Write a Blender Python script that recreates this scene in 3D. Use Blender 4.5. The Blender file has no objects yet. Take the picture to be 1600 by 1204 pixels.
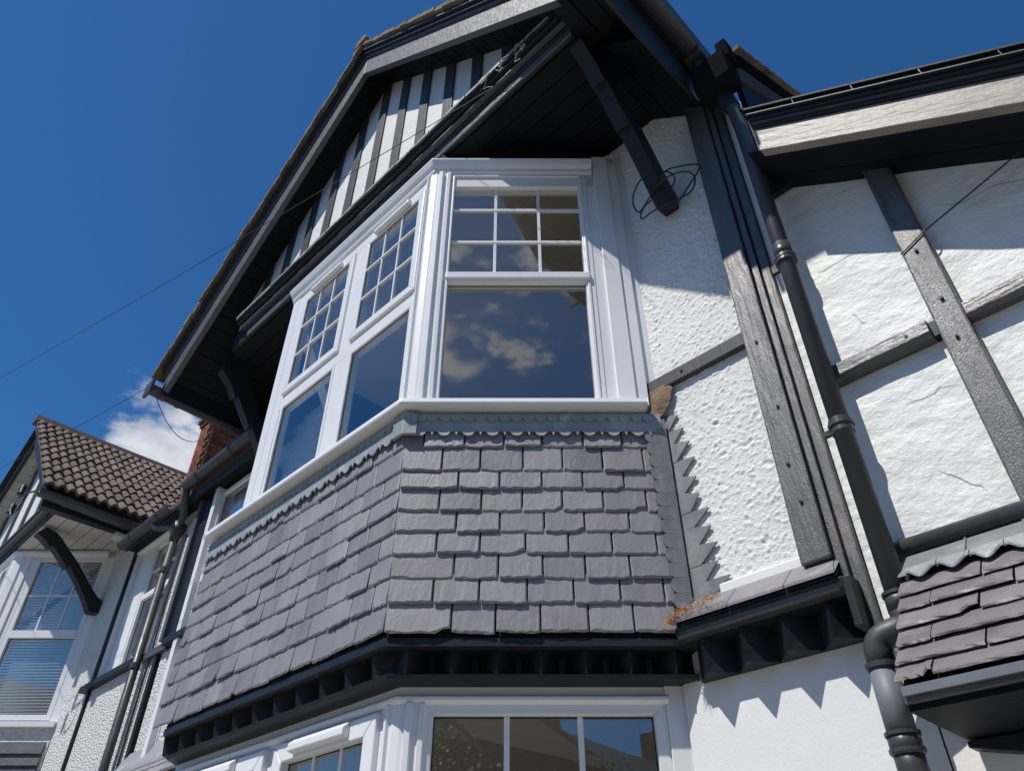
import bpy, math, random
from mathutils import Vector, noise
random.seed(7)
R = math.radians
S = 1.2            # metres per working unit
H = 1.6            # height of the eye above the pavement
scene = bpy.context.scene

# ------------------------------------------------------------------ camera
cam = bpy.data.cameras.new('camera'); cam.sensor_width = 36; cam.lens = 36*1171.5/1600
cam.clip_start = .05; cam.clip_end = 2000
co = bpy.data.objects.new('camera', cam); scene.collection.objects.link(co)
co.location = (0, 0, H); co.rotation_euler = (R(90+38.55), 0, R(45)); scene.camera = co
# ------------------------------------------------------------------ sky and sun
SUN = Vector((-.12, -1, 1.64)).normalized()
w = bpy.data.worlds.new('World'); scene.world = w; w.use_nodes = True
nt = w.node_tree; nt.nodes.clear(); N = nt.nodes.new; L = nt.links.new
out = N('ShaderNodeOutputWorld'); bg = N('ShaderNodeBackground'); bg.inputs[1].default_value = .07
sky = N('ShaderNodeTexSky'); sky.sky_type = 'NISHITA'; sky.sun_disc = False
sky.sun_elevation = R(58.4); sky.sun_rotation = math.atan2(SUN.x, SUN.y)
sky.altitude = 100; sky.air_density = 1.0; sky.dust_density = .12; sky.ozone_density = 2.5
tc = N('ShaderNodeTexCoord')
hs = N('ShaderNodeHueSaturation'); hs.inputs['Saturation'].default_value = 1.0; hs.inputs['Value'].default_value = 1.0
tn = N('ShaderNodeMix'); tn.data_type = 'RGBA'; tn.blend_type = 'MULTIPLY'; tn.inputs[0].default_value = 1; L(sky.outputs[0], tn.inputs[6]); tn.inputs[7].default_value = (.38, .92, 1.38, 1); L(tn.outputs[2], hs.inputs['Color'])
def vdot(vec):
    n = N('ShaderNodeVectorMath'); n.operation = 'DOT_PRODUCT'; L(tc.outputs['Generated'], n.inputs[0]); n.inputs[1].default_value = vec; return n.outputs['Value']
def mth(op, a, b=None, clamp=False):
    n = N('ShaderNodeMath'); n.operation = op; n.use_clamp = clamp
    for i, x in enumerate((a, b)):
        if x is None: continue
        if isinstance(x, (int, float)): n.inputs[i].default_value = x
        else: L(x, n.inputs[i])
    return n.outputs[0]
def ramp(f, a, b):
    n = N('ShaderNodeMapRange'); n.interpolation_type = 'SMOOTHSTEP'; L(f, n.inputs[0]); n.inputs[1].default_value = a; n.inputs[2].default_value = b; return n.outputs[0]
def nz(sc, det, off):
    mp = N('ShaderNodeMapping'); L(tc.outputs['Generated'], mp.inputs[0]); mp.inputs['Location'].default_value = off; mp.inputs['Scale'].default_value = (1, 1, 1.7)
    n = N('ShaderNodeTexNoise'); n.inputs['Scale'].default_value = sc; n.inputs['Detail'].default_value = det; n.inputs['Roughness'].default_value = .58; L(mp.outputs[0], n.inputs['Vector']); return n.outputs[0]
# fair-weather clouds: one bank low beyond the far house, and broken cloud on the street side
CL = Vector((-0.8372, 0.2386, 0.4921)).normalized(); CR = Vector((.462, -.553, .69)).normalized()
bank = ramp(mth('ADD', vdot(CL), mth('MULTIPLY', mth('SUBTRACT', nz(9, 8, (3, 1, 2)), .5), .022)), .9952, .9992)
refl = ramp(mth('ADD', vdot(CR), mth('MULTIPLY', mth('SUBTRACT', nz(8, 12, (1, 4, 2)), .47), .26)), 1.0, 1.03)
street = ramp(vdot((.25, -.9, .15)), .15, .5)
brk = mth('MULTIPLY', ramp(nz(3.4, 11, (0.4, 5, 1)), .60, .72), street)
mask = mth('MAXIMUM', mth('MAXIMUM', bank, refl), brk, True)
tex = ramp(nz(14, 8, (7, 2, 4)), .25, .7)
cmix = N('ShaderNodeMix'); cmix.data_type = 'RGBA'; L(tex, cmix.inputs[0]); cmix.inputs[6].default_value = (5.2, 5.7, 6.8, 1); cmix.inputs[7].default_value = (10.2, 10.5, 11.0, 1)
mx = N('ShaderNodeMix'); mx.data_type = 'RGBA'; L(mth('MULTIPLY', mask, .93), mx.inputs[0]); L(hs.outputs[0], mx.inputs[6]); L(cmix.outputs[2], mx.inputs[7])
L(mx.outputs[2], bg.inputs[0]); L(bg.outputs[0], out.inputs[0])
sl = bpy.data.lights.new('sun', 'SUN'); sl.energy = 4.0; sl.angle = R(.55); sl.color = (1, .955, .89)
so = bpy.data.objects.new('sun', sl); scene.collection.objects.link(so); so.rotation_euler = SUN.to_track_quat('Z', 'Y').to_euler(); so.location = (0, -8, 14)
scene.view_settings.view_transform = 'Standard'; scene.view_settings.look = 'None'; scene.view_settings.exposure = 0.17; scene.view_settings.gamma = 1
scene.view_settings.use_curve_mapping = False
scene.render.engine = 'CYCLES'

# ------------------------------------------------------------------ helpers
WL = {}
def P(v): return Vector((v[0]*S, v[1]*S, v[2]*S + H))
def link(o, parent, loc):
    scene.collection.objects.link(o); WL[o] = Vector(loc)
    if parent is not None:
        o.parent = parent; o.location = WL[o] - WL[parent]
    else: o.location = loc
    return o
def tag(o, label=None, cat=None, group=None, kind=None):
    if label: o['label'] = label
    if cat: o['category'] = cat
    if group: o['group'] = group
    if kind: o['kind'] = kind
    return o
def empty(name, at, parent=None):
    o = bpy.data.objects.new(name, None); o.empty_display_size = .2
    return link(o, parent, P(at))
def mk(name, verts, faces, mat, parent=None, smooth=False, bevel=0, origin=None):
    vs = [P(v) for v in verts]
    c = P(origin) if origin else sum(vs, Vector())/len(vs)
    me = bpy.data.meshes.new(name); me.from_pydata([v-c for v in vs], [], faces); me.update()
    if smooth: me.polygons.foreach_set('use_smooth', [True]*len(me.polygons))
    me.materials.append(mat)
    o = bpy.data.objects.new(name, me); link(o, parent, c)
    if bevel:
        b = o.modifiers.new('bevel', 'BEVEL'); b.width = bevel; b.segments = 2; b.limit_method = 'ANGLE'
    return o
class MB:
    def __init__(s): s.v = []; s.f = []
    def add(s, v, f):
        n = len(s.v); s.v += [tuple(x) for x in v]; s.f += [tuple(i+n for i in q) for q in f]; return s
    def prism(s, poly, d):       # poly: 3-D points of one cap, d: extrusion vector
        n = len(poly); b = [tuple(Vector(p)+Vector(d)) for p in poly]
        s.add(list(poly)+b, [tuple(range(n))[::-1], tuple(range(n, 2*n))] + [(i, (i+1) % n, n+(i+1) % n, n+i) for i in range(n)]); return s
    def box(s, x0, x1, y0, y1, z0, z1): return s.prism([(x0, y0, z0), (x1, y0, z0), (x1, y0, z1), (x0, y0, z1)], (0, y1-y0, 0))
    def tube(s, pts, r, n=14, cap=True):
        pts = [Vector(p) for p in pts]; base = len(s.v); rr = r if isinstance(r, (list, tuple)) else [r]*len(pts)
        ref = Vector((.3, .2, .9)).normalized()
        for i, p in enumerate(pts):
            t = (pts[min(i+1, len(pts)-1)] - pts[max(i-1, 0)]).normalized()
            if abs(t.dot(ref)) > .98: ref = Vector((1, .1, 0)).normalized()
            a = (ref - t*ref.dot(t)).normalized(); b = t.cross(a); ref = a
            for k in range(n):
                q = p + (a*math.cos(2*math.pi*k/n) + b*math.sin(2*math.pi*k/n))*rr[i]; s.v.append(tuple(q))
        for i in range(len(pts)-1):
            for k in range(n):
                s.f.append((base+i*n+k, base+i*n+(k+1) % n, base+(i+1)*n+(k+1) % n, base+(i+1)*n+k))
        if cap:
            s.f.append(tuple(base+k for k in range(n))[::-1]); s.f.append(tuple(base+(len(pts)-1)*n+k for k in range(n)))
        return s
    def build(s, name, mat, parent=None, **k): return mk(name, s.v, s.f, mat, parent, **k)
def box(name, x0, x1, y0, y1, z0, z1, mat, parent=None, **k): return MB().box(x0, x1, y0, y1, z0, z1).build(name, mat, parent, **k)
class Frame:                     # u along the wall, v outwards, z up
    def __init__(s, o, u): s.o = Vector((o[0], o[1], 0)); s.u = Vector((u[0], u[1], 0)).normalized(); s.n = Vector((s.u.y, -s.u.x, 0))
    def p(s, u, v, z): q = s.o + s.u*u + s.n*v; return (q.x, q.y, z)
    def box(s, mb, u0, u1, v0, v1, z0, z1): return mb.prism([s.p(u0, v0, z0), s.p(u1, v0, z0), s.p(u1, v0, z1), s.p(u0, v0, z1)], s.n*(v1-v0))
    def bx(s, name, u0, u1, v0, v1, z0, z1, mat, parent, **k): return s.box(MB(), u0, u1, v0, v1, z0, z1).build(name, mat, parent, **k)
def sweep(path, prof, close=True):   # path: xy points, outward is the right-hand side; prof: (v, z) points
    mb = MB(); n = len(prof); pts = [Vector(p) for p in path]
    for i, p in enumerate(pts):
        d0 = (pts[i]-pts[i-1]).normalized() if i else None
        d1 = (pts[i+1]-pts[i]).normalized() if i < len(pts)-1 else None
        if d0 is None: d0 = d1
        if d1 is None: d1 = d0
        n0 = Vector((d0.y, -d0.x)); n1 = Vector((d1.y, -d1.x)); m = (n0+n1).normalized(); k = 1/max(.2, m.dot(n0))
        for v, z in prof:
            q = p + m*(v*k); mb.v.append((q.x, q.y, z))
    for i in range(len(pts)-1):
        for k in range(n if close else n-1):
            mb.f.append((i*n+k, i*n+(k+1) % n, (i+1)*n+(k+1) % n, (i+1)*n+k))
    if close: mb.f.append(tuple(range(n))); mb.f.append(tuple((len(pts)-1)*n+k for k in range(n))[::-1])
    return mb
def polyplate(fr, poly, v0, v1, mb=None):   # poly of (u, z) given thickness
    mb = mb or MB(); return mb.prism([fr.p(u, v0, z) for u, z in poly], fr.n*(v1-v0))

# ------------------------------------------------------------------ materials
def mat(name, col, rough=.6, metal=0, spec=.5, var=None, varscale=6, stretch=(1, 1, 1), bumps=(), objvar=0, spots=None, coat=0, rvar=0, rot=0):
    m = bpy.data.materials.new(name); m.use_nodes = True; nt = m.node_tree; N = nt.nodes.new; L = nt.links.new
    b = nt.nodes['Principled BSDF']; b.inputs['Roughness'].default_value = rough; b.inputs['Metallic'].default_value = metal; b.inputs['Specular IOR Level'].default_value = spec
    g = N('ShaderNodeNewGeometry')
    def mp(st):
        src = g.outputs['Position']
        if rot:
            q0 = N('ShaderNodeMapping'); L(src, q0.inputs[0]); q0.inputs['Rotation'].default_value = (0, rot, 0); src = q0.outputs[0]
        q = N('ShaderNodeMapping'); L(src, q.inputs[0]); q.inputs['Scale'].default_value = st; return q.outputs[0]
    def tex(kind, sc, st=(1, 1, 1), det=4, rg=.55):
        n = N('ShaderNodeTexVoronoi' if kind == 'v' else 'ShaderNodeTexNoise'); L(mp(st), n.inputs['Vector']); n.inputs['Scale'].default_value = sc
        if kind == 'n': n.inputs['Detail'].default_value = det; n.inputs['Roughness'].default_value = rg
        return n.outputs[0]
    def mr(x, a, b_, c, d):
        n = N('ShaderNodeMapRange'); L(x, n.inputs[0]); n.inputs[1].default_value = a; n.inputs[2].default_value = b_; n.inputs[3].default_value = c; n.inputs[4].default_value = d; return n.outputs[0]
    def mixc(f, a, b_):
        n = N('ShaderNodeMix'); n.data_type = 'RGBA'
        L(f, n.inputs[0])
        for i, x in ((6, a), (7, b_)):
            if isinstance(x, (tuple, list)): n.inputs[i].default_value = (*x, 1)
            else: L(x, n.inputs[i])
        return n.outputs[2]
    c = None
    if var: c = mixc(mr(tex('n', varscale, stretch, 6, .62), .33, .67, 0, 1), col, var)
    if objvar:
        oi = N('ShaderNodeObjectInfo'); h = N('ShaderNodeHueSaturation')
        L(mr(oi.outputs['Random'], 0, 1, 1-objvar, 1+objvar), h.inputs['Value'])
        mm = N('ShaderNodeMath'); mm.operation = 'MULTIPLY'; L(oi.outputs['Random'], mm.inputs[0]); mm.inputs[1].default_value = 7.31
        fr_ = N('ShaderNodeMath'); fr_.operation = 'FRACT'; L(mm.outputs[0], fr_.inputs[0]); L(mr(fr_.outputs[0], 0, 1, .485, .515), h.inputs['Hue'])
        if c is None: h.inputs['Color'].default_value = (*col, 1)
        else: L(c, h.inputs['Color'])
        c = h.outputs[0]
    if spots:
        for (sc, a, b_, scol, st) in spots:
            c = mixc(mr(tex('n', sc, st, 5, .65), a, b_, 0, 1), c if c is not None else col, scol)
    if c is None: b.inputs['Base Color'].default_value = (*col, 1)
    else: L(c, b.inputs['Base Color'])
    if rvar: L(mr(tex('n', 9, (1, 1, 1), 5), .3, .7, rough-rvar, rough+rvar), b.inputs['Roughness'])
    prev = None
    for kind, sc, dist, st in bumps:
        bn = N('ShaderNodeBump'); bn.inputs['Distance'].default_value = dist; bn.inputs['Strength'].default_value = 1.0
        L(tex(kind, sc, st, 5, .6), bn.inputs['Height'])
        if prev: L(prev, bn.inputs['Normal'])
        prev = bn.outputs[0]
    if prev: L(prev, b.inputs['Normal'])
    if coat: b.inputs['Coat Weight'].default_value = coat
    return m
one = (1, 1, 1)
M = {}
M['upvc'] = mat('white_plastic', (.82, .83, .84), .36, var=(.78, .785, .785), varscale=3, spots=[(4, .66, .82, (.68, .67, .64), (1, 1, .4))])
M['rough'] = mat('roughcast', (.82, .82, .80), .75, spec=.3, var=(.74, .74, .72), varscale=3, bumps=[('n', 90, .006, one), ('n', 210, .002, one)], spots=[(5, .66, .8, (.66, .64, .58), (1, 1, .4))])
M['roughfar'] = mat('pebbled_roughcast', (.82, .82, .80), .8, spec=.3, var=(.70, .70, .68), varscale=40, bumps=[('v', 48, .020, one), ('n', 80, .012, one)])
M['plaster'] = mat('painted_plaster', (.80, .81, .78), .6, var=(.75, .76, .73), varscale=2.2, bumps=[('n', 2.8, .03, (1, 1, 1.4)), ('n', 22, .004, (1, 1, 1))], spots=[(3.1, .62, .8, (.68, .68, .64), (1.8, 1, .3)), (30, .75, .78, (.42, .40, .36), one)])
M['smooth'] = mat('painted_render', (.80, .80, .80), .6, var=(.75, .75, .75), varscale=2, spots=[(3.5, .60, .80, (.68, .67, .64), (1.5, 1, .25)), (26, .74, .77, (.45, .42, .38), one)], bumps=[('n', 9, .003, one), ('n', 70, .001, one)])
M['stripe'] = mat('white_painted_panel', (.78, .78, .75), .6, var=(.68, .68, .65), varscale=5, bumps=[('n', 30, .004, one)], spots=[(12, .68, .78, (.45, .43, .38), (1, 1, .3))])
M['black'] = mat('black_painted_timber', (.008, .010, .015), .5, spec=.4, var=(.014, .016, .022), varscale=5, bumps=[('n', 22, .002, one)])
M['blackv'] = mat('weathered_black_timber_upright', (.050, .049, .052), .43, spec=1.0, var=(.10, .096, .094), varscale=7, stretch=(1, 1, .3), bumps=[('n', 34, .007, (1, 1, .15)), ('n', 150, .002, one)], spots=[(90, .60, .72, (.17, .16, .15), one), (13, .63, .70, (.030, .030, .033), (1, 1, .22)), (5, .60, .75, (.20, .175, .15), (1, 1, .3))], rvar=.08)
M['blackh'] = mat('weathered_black_timber_level', (.045, .045, .050), .43, spec=1.0, var=(.085, .082, .082), varscale=7, stretch=(.25, 1, 1), bumps=[('n', 30, .012, (.12, 1, 1)), ('n', 9, .006, one)], spots=[(14, .62, .72, (.17, .155, .14), (.2, 1, 1)), (11, .64, .71, (.03, .03, .033), (.2, 1, 1))], rvar=.08)
M['tan'] = mat('sun_sheen_tan_board', (.20, .175, .15), .5, spec=.6, var=(.34, .29, .24), varscale=5, stretch=(.35, 1, 1.6), bumps=[('n', 22, .008, (.25, 1, 1.4))], spots=[(16, .60, .70, (.07, .06, .055), (.12, 1, 1.6))], rot=-math.atan(.722))  # tan base colour carries the sun's sheen on black paint
M['barge'] = mat('dark_grey_painted_board', (.070, .075, .088), .5, spec=.5, var=(.095, .10, .112), varscale=4, bumps=[('n', 20, .006, one), ('n', 90, .001, one)], spots=[(20, .70, .76, (.3, .27, .24), (1, 1, 1))])
M['barge2'] = mat('grey_verge_board', (.055, .058, .068), .8, spec=.0, var=(.075, .08, .09), varscale=5)
M['matt'] = mat('matt_black_paint', (.012, .013, .017), .9, spec=.0)
for k_, (c1, c2) in enumerate((((.225, .21, .23), (.175, .165, .183)), ((.295, .288, .298), (.23, .225, .235)), ((.26, .235, .247), (.195, .175, .187)))):
    M['slate_%d' % k_] = mat('slate_tint_%d' % k_, c1, .52, spec=.8, var=c2, varscale=8, stretch=(1, 1, .35), objvar=.12, bumps=[('n', 60, .0022, (1, 1, .5)), ('n', 9, .003, one)], spots=[(50, .71, .76, (.50, .49, .49), one), (5, .58, .78, (.38, .36, .36), (1.8, 1.8, .3)), (9, .66, .74, (.17, .16, .165), (2.5, 2.5, .25))], rvar=.08)
M['slate2'] = mat('brown_grey_slate', (.19, .165, .168), .55, spec=.7, var=(.14, .122, .125), varscale=9, stretch=(1, 1, .4), objvar=.18, bumps=[('n', 50, .003, one), ('n', 10, .003, one)], spots=[(40, .70, .76, (.40, .39, .38), one), (7, .60, .78, (.27, .255, .24), one)], rvar=.08)
M['soffit'] = mat('black_soffit_paint', (.0035, .004, .006), .6, spec=.2, var=(.006, .007, .009), varscale=6, bumps=[('n', 18, .002, one)])
M['batten'] = mat('dark_painted_batten', (.050, .048, .052), .55, var=(.035, .034, .038), varscale=9, bumps=[('n', 40, .003, (1, 1, .2))])
M['cream'] = mat('cream_soffit_paint', (.62, .60, .54), .6, var=(.52, .50, .45), varscale=5)
M['slate'] = mat('purple_slate', (.262, .247, .266), .53, spec=.8, var=(.212, .20, .218), varscale=10, stretch=(1, 1, .35), objvar=.13, bumps=[('n', 60, .0018, (1, 1, .5)), ('n', 10, .002, one)], spots=[(55, .73, .77, (.52, .50, .52), one), (6, .60, .78, (.36, .34, .35), (1.6, 1.6, .3))], rvar=.06)
M['slategrey'] = mat('grey_slate', (.105, .108, .12), .5, var=(.075, .078, .09), varscale=10, objvar=.1, bumps=[('n', 30, .004, one)])
M['lead'] = mat('lead_flashing', (.27, .285, .295), .5, metal=.15, var=(.34, .37, .38), varscale=5, bumps=[('n', 14, .002, one)], spots=[(7, .56, .76, (.50, .56, .57), one)], rvar=.1)
M['leadold'] = mat('dull_lead', (.165, .175, .185), .55, metal=.2, var=(.24, .25, .26), varscale=12, stretch=(1, 1, .5), bumps=[('n', 22, .003, one)], spots=[(18, .62, .74, (.34, .32, .29), (1, 1, .5))])
M['pipe'] = mat('black_pipe', (.040, .042, .050), .42, spec=.5, var=(.062, .060, .064), varscale=8, stretch=(1, 1, .3), bumps=[('n', 14, .002, one)], spots=[(25, .68, .76, (.13, .12, .11), (1, 1, .2))], rvar=.07)
M['pipegrey'] = mat('grey_pipe', (.17, .19, .215), .55, var=(.14, .155, .18), varscale=5)
M['rubber'] = mat('cable_sheath', (.012, .012, .013), .5)
M['tile'] = mat('brown_concrete_tile', (.105, .070, .055), .75, spec=.3, var=(.15, .105, .085), varscale=9, objvar=.28, bumps=[('n', 60, .004, one)], spots=[(14, .60, .72, (.23, .20, .165), one), (3, .52, .70, (.075, .058, .048), one), (40, .68, .74, (.32, .31, .25), one)])
M['moss'] = mat('mossy_tile_edge', (.16, .12, .08), .9, spec=.2, var=(.26, .20, .13), varscale=25, objvar=.25, bumps=[('n', 60, .012, one)], spots=[(22, .6, .7, (.055, .05, .035), one)])
M['brick'] = mat('orange_brick', (.27, .105, .060), .8, spec=.2, var=(.22, .075, .045), varscale=20, objvar=.3, bumps=[('n', 50, .004, one)], spots=[(7, .56, .72, (.06, .045, .04), one)])
M['mortar'] = mat('mortar', (.22, .19, .16), .9, spec=.2, bumps=[('n', 60, .003, one)])
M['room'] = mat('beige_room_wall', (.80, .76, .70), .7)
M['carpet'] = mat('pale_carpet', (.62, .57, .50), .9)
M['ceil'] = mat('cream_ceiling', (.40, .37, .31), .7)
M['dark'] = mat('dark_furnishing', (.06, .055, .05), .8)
M['blind'] = mat('pale_blind', (.62, .64, .65), .6)
M['mortarpatch'] = mat('bare_mortar', (.27, .19, .12), .9, spec=.2, var=(.20, .14, .09), varscale=18, bumps=[('n', 30, .02, one)])
M['straw'] = mat('dead_moss', (.55, .32, .14), .9, var=(.34, .20, .10), varscale=60)
M['paving'] = mat('paving', (.34, .315, .27), .85, spec=.2, var=(.28, .26, .225), varscale=3, bumps=[('n', 20, .004, one)])
M['asphalt'] = mat('asphalt', (.055, .055, .057), .85, spec=.2, var=(.07, .07, .072), varscale=8, bumps=[('n', 90, .004, one)])
M['leaf'] = mat('leaf', (.06, .095, .03), .6, var=(.09, .12, .04), varscale=2, objvar=.2)
M['bark'] = mat('bark', (.10, .075, .055), .9, bumps=[('n', 30, .02, (1, 1, .3))])
M['ceram'] = mat('black_insulator', (.03, .03, .033), .35)
def glassmat(name, tint, boost):
    m = bpy.data.materials.new(name); m.use_nodes = True; nt = m.node_tree; nt.nodes.clear(); N = nt.nodes.new; L = nt.links.new
    o = N('ShaderNodeOutputMaterial'); t = N('ShaderNodeBsdfTransparent'); t.inputs[0].default_value = (*tint, 1); g = N('ShaderNodeBsdfGlossy'); g.inputs['Roughness'].default_value = .012
    f = N('ShaderNodeLayerWeight'); f.inputs[0].default_value = .5
    pw = N('ShaderNodeMath'); pw.operation = 'POWER'; L(f.outputs['Facing'], pw.inputs[0]); pw.inputs[1].default_value = 4.0
    mu = N('ShaderNodeMath'); mu.operation = 'MULTIPLY_ADD'; mu.use_clamp = True; L(pw.outputs[0], mu.inputs[0]); mu.inputs[1].default_value = .75; mu.inputs[2].default_value = boost
    ge = N('ShaderNodeNewGeometry'); no = N('ShaderNodeTexNoise'); no.inputs['Scale'].default_value = 1.6; no.inputs['Detail'].default_value = 1; L(ge.outputs['Position'], no.inputs['Vector'])
    bu = N('ShaderNodeBump'); bu.inputs['Distance'].default_value = .0022; L(no.outputs[0], bu.inputs['Height']); L(bu.outputs[0], g.inputs['Normal'])
    x = N('ShaderNodeMixShader'); L(mu.outputs[0], x.inputs[0]); L(t.outputs[0], x.inputs[1]); L(g.outputs[0], x.inputs[2]); L(x.outputs[0], o.inputs[0]); return m
M['glass'] = glassmat('double_glazing', (.95, .96, .95), .155)

# ------------------------------------------------------------------ ground and street
def ground(name, x0, x1, y0, y1, z, m):
    return tag(mk(name, [(x0, y0, z), (x1, y0, z), (x1, y1, z), (x0, y1, z)], [(0, 1, 2, 3)], m), kind='structure')
zg = -H/S
ground('ground', -400, 400, -400, 400, zg-.12, M['paving'])
ground('road', -400, 400, -8.5, -2.6, zg-.11, M['asphalt'])
tag(box('pavement', -60, 60, -2.55, .7, zg-.11, zg, M['paving']), kind='structure')
tag(box('kerb', -60, 60, -2.67, -2.552, zg-.11, zg+.003, M['smooth']), kind='structure')
tag(box('front_garden', -60, 60, .702, 9, zg-.11, zg-.004, M['paving']), kind='structure')

# ------------------------------------------------------------------ generic builders
def window_pane(fr, u0, u1, z0, z1, v, parent, bars=(0, 0), barw=.016):
    g = polyplate(fr, [(u0, z0), (u1, z0), (u1, z1), (u0, z1)], v-.004, v).build('pane', M['glass'], parent)
    ring(fr, u0-.001, u1+.001, z0-.001, z1+.001, .0055, v-.001, v+.003, 'gasket', parent, M['rubber'], 0)
    nu, nv = bars
    for i in range(1, nu): u = u0+(u1-u0)*i/nu; fr.bx('glazing_bar', u-barw/2, u+barw/2, v-.012, v+.006, z0, z1, M['upvc'], parent)
    for j in range(1, nv): z = z0+(z1-z0)*j/nv; fr.bx('glazing_bar', u0, u1, v-.009, v+.009, z-barw/2, z+barw/2, M['upvc'], parent)
    return g
def ring(fr, u0, u1, z0, z1, w, v0, v1, name, parent, m=None, bevel=.004):     # mitred rectangular frame
    mb = MB(); m = m or M['upvc']; n = w if isinstance(w, tuple) else (w, w, w, w)   # left right bottom top
    o = [(u0, z0), (u1, z0), (u1, z1), (u0, z1)]; i = [(u0+n[0], z0+n[2]), (u1-n[1], z0+n[2]), (u1-n[1], z1-n[3]), (u0+n[0], z1-n[3])]
    for k in range(4):
        a, b = k, (k+1) % 4
        mb.prism([fr.p(q[0], v0, q[1]) for q in (o[a], o[b], i[b], i[a])], fr.n*(v1-v0))
    return mb.build(name, m, parent, bevel=bevel)
def ragged_slate(fr, u0, u1, z0, z1, vb, vt, parent, th=.011, cut=None, m=None, name='slate', zl=None, base=None):
    # a hung slate: top edge at z1 (set back vt), bottom edge at z0 (stands out vb); ragged lower edge
    n = 9; rg = random.Random(int(u0*1000)*7919 + int(z0*1000)); th = .007
    tilt = rg.uniform(-.006, .006); lift = rg.choice((0, 0, .002, .003, .005, .007)); broken = rg.random() < .08; bs = rg.uniform(.74, .88)
    low = []; inn = []; w_ = u1-u0
    for i in range(n+1):
        t = i/n; z = z0 + tilt*(t-.5) + rg.uniform(-.0016, .0016)
        if broken and t > bs: z += .012+rg.uniform(0, .006)
        if i in (0, n): z += .003
        low.append((u0+w_*t, z))
        ins = .0045 if i == 0 else (-.0055 if i == n else 0)
        inn.append((u0+w_*t+ins+rg.uniform(-.001, .001), z + rg.uniform(.004, .0125)))
    if not cut: cut = (u0, u1)
    f = []; v = []
    ft = vb+lift
    for i in range(n+1): v.append(fr.p(cut[0]+(cut[1]-cut[0])*i/n + (.003 if i == 0 else -.004 if i == n else 0), vt, z1))  # 0 top front
    for (u, z) in inn: v.append(fr.p(u, ft, z))                                             # 1 inner arris
    for (u, z) in low: v.append(fr.p(u, ft-.0035-rg.uniform(0, .0012), z))                  # 2 edge
    for (u, z) in low: v.append(fr.p(u, ft-th, z+.0005))                                    # 3 back edge
    for i in range(n+1): v.append(fr.p(cut[0]+(cut[1]-cut[0])*i/n, vt-th, z1))              # 4 top back
    m_ = n+1
    for r_ in range(4):
        for i in range(n): a_ = r_*m_+i; f.append((a_+m_, a_+m_+1, a_+1, a_))
    tl = len(v); v.append(fr.p(cut[0], vt-.003, z1)); tr = len(v); v.append(fr.p(cut[1], vt-.003, z1))
    f += [(0, tl, 2*m_, m_), (m_+n, 2*m_+n, tr, n), (tl, 4*m_, 3*m_, 2*m_), (2*m_+n, 3*m_+n, 4*m_+n, tr)]
    return mk(name, v, f, m or M[rg.choice(('slate', 'slate', 'slate', 'slate_0', 'slate_1', 'slate_2'))], parent)
def scallops(fr, u0, u1, zt, zb, step, v0, v1, pairs=False, name='scalloped_edge', parent=None, m=None):
    mb = MB(); n = max(1, round((u1-u0)/step)); st = (u1-u0)/n; poly = [(u0, zt)]
    base = zb + st*.42
    for i in range(n):
        a = u0+i*st; rr = st*.5
        for k in range(9):
            t = math.pi*k/8
            if pairs and i % 2:      # two little upward arches with a cusp between
                q = k/8; h = abs(math.sin(2*math.pi*q))**.6
                poly.append((a+st*q, base - st*.36 + st*.36*h*(1.25 if q not in (0, 1) else 1) if 0 < k < 8 else base))
            else: poly.append((a+rr-rr*math.cos(t)*.96, base - math.sin(t)*st*.40))
    poly.append((u1, zt))
    top = [p for p in poly]
    # strip triangulation: pair every lower point with one straight above it
    low = poly[1:-1]; v = []; nL = len(low)
    for (u, z) in low: v.append(fr.p(u, v1, z))
    for (u, z) in low: v.append(fr.p(u, v1-.004, zt))
    for (u, z) in low: v.append(fr.p(u, v0, z))
    f = []
    for i in range(nL-1): f += [(i, i+1, nL+i+1, nL+i), (2*nL+i, 2*nL+i+1, i+1, i)]
    return mk(name, v, f, m or M['lead'], parent)

def slate_row(fr, z0, z1, ulo, uhi, parent, wd, vb, vt, off, lcut=None, rcut=None, dbl=None):
    us = [ulo]; u = ulo + (wd*(.5+.5*off) if off < 1 else wd)
    if dbl: u = ulo + dbl
    while u < uhi - wd*.35:
        us.append(u); u += wd*random.uniform(.93, 1.07)
    us.append(uhi)
    for a, b in zip(us, us[1:]):
        ragged_slate(fr, a+.0028, b-.0028, z0+random.uniform(-.0035, .0035), z1, vb, vt, parent)
def cornice(path, parent, ztop, zfas, zbot, name='corbel', period=.165, v_front=-.02, v_back=-.11):
    # level fascia, soffit board and a row of wedge corbels beneath, along a path
    for k in range(len(path)-1):
        a, b = Vector(path[k]), Vector(path[k+1]); fr = Frame(a, b-a); ln = (b-a).length
        n = max(1, round(ln/period)); st = ln/n
        for i in range(n):
            u = (i+.5)*st
            poly = [fr.p(u-st*.5, v_back, zbot), fr.p(u, v_front, zbot), fr.p(u+st*.5, v_back, zbot)]
            top = [fr.p(u-st*.5, v_back, zfas), fr.p(u, v_front+.012, zfas), fr.p(u+st*.5, v_back, zfas)]
            mb = MB().add(poly+top, [(2, 1, 0), (3, 4, 5), (0, 1, 4, 3), (1, 2, 5, 4), (2, 0, 3, 5)])
            mb.build(name, M['black'], parent)

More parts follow.
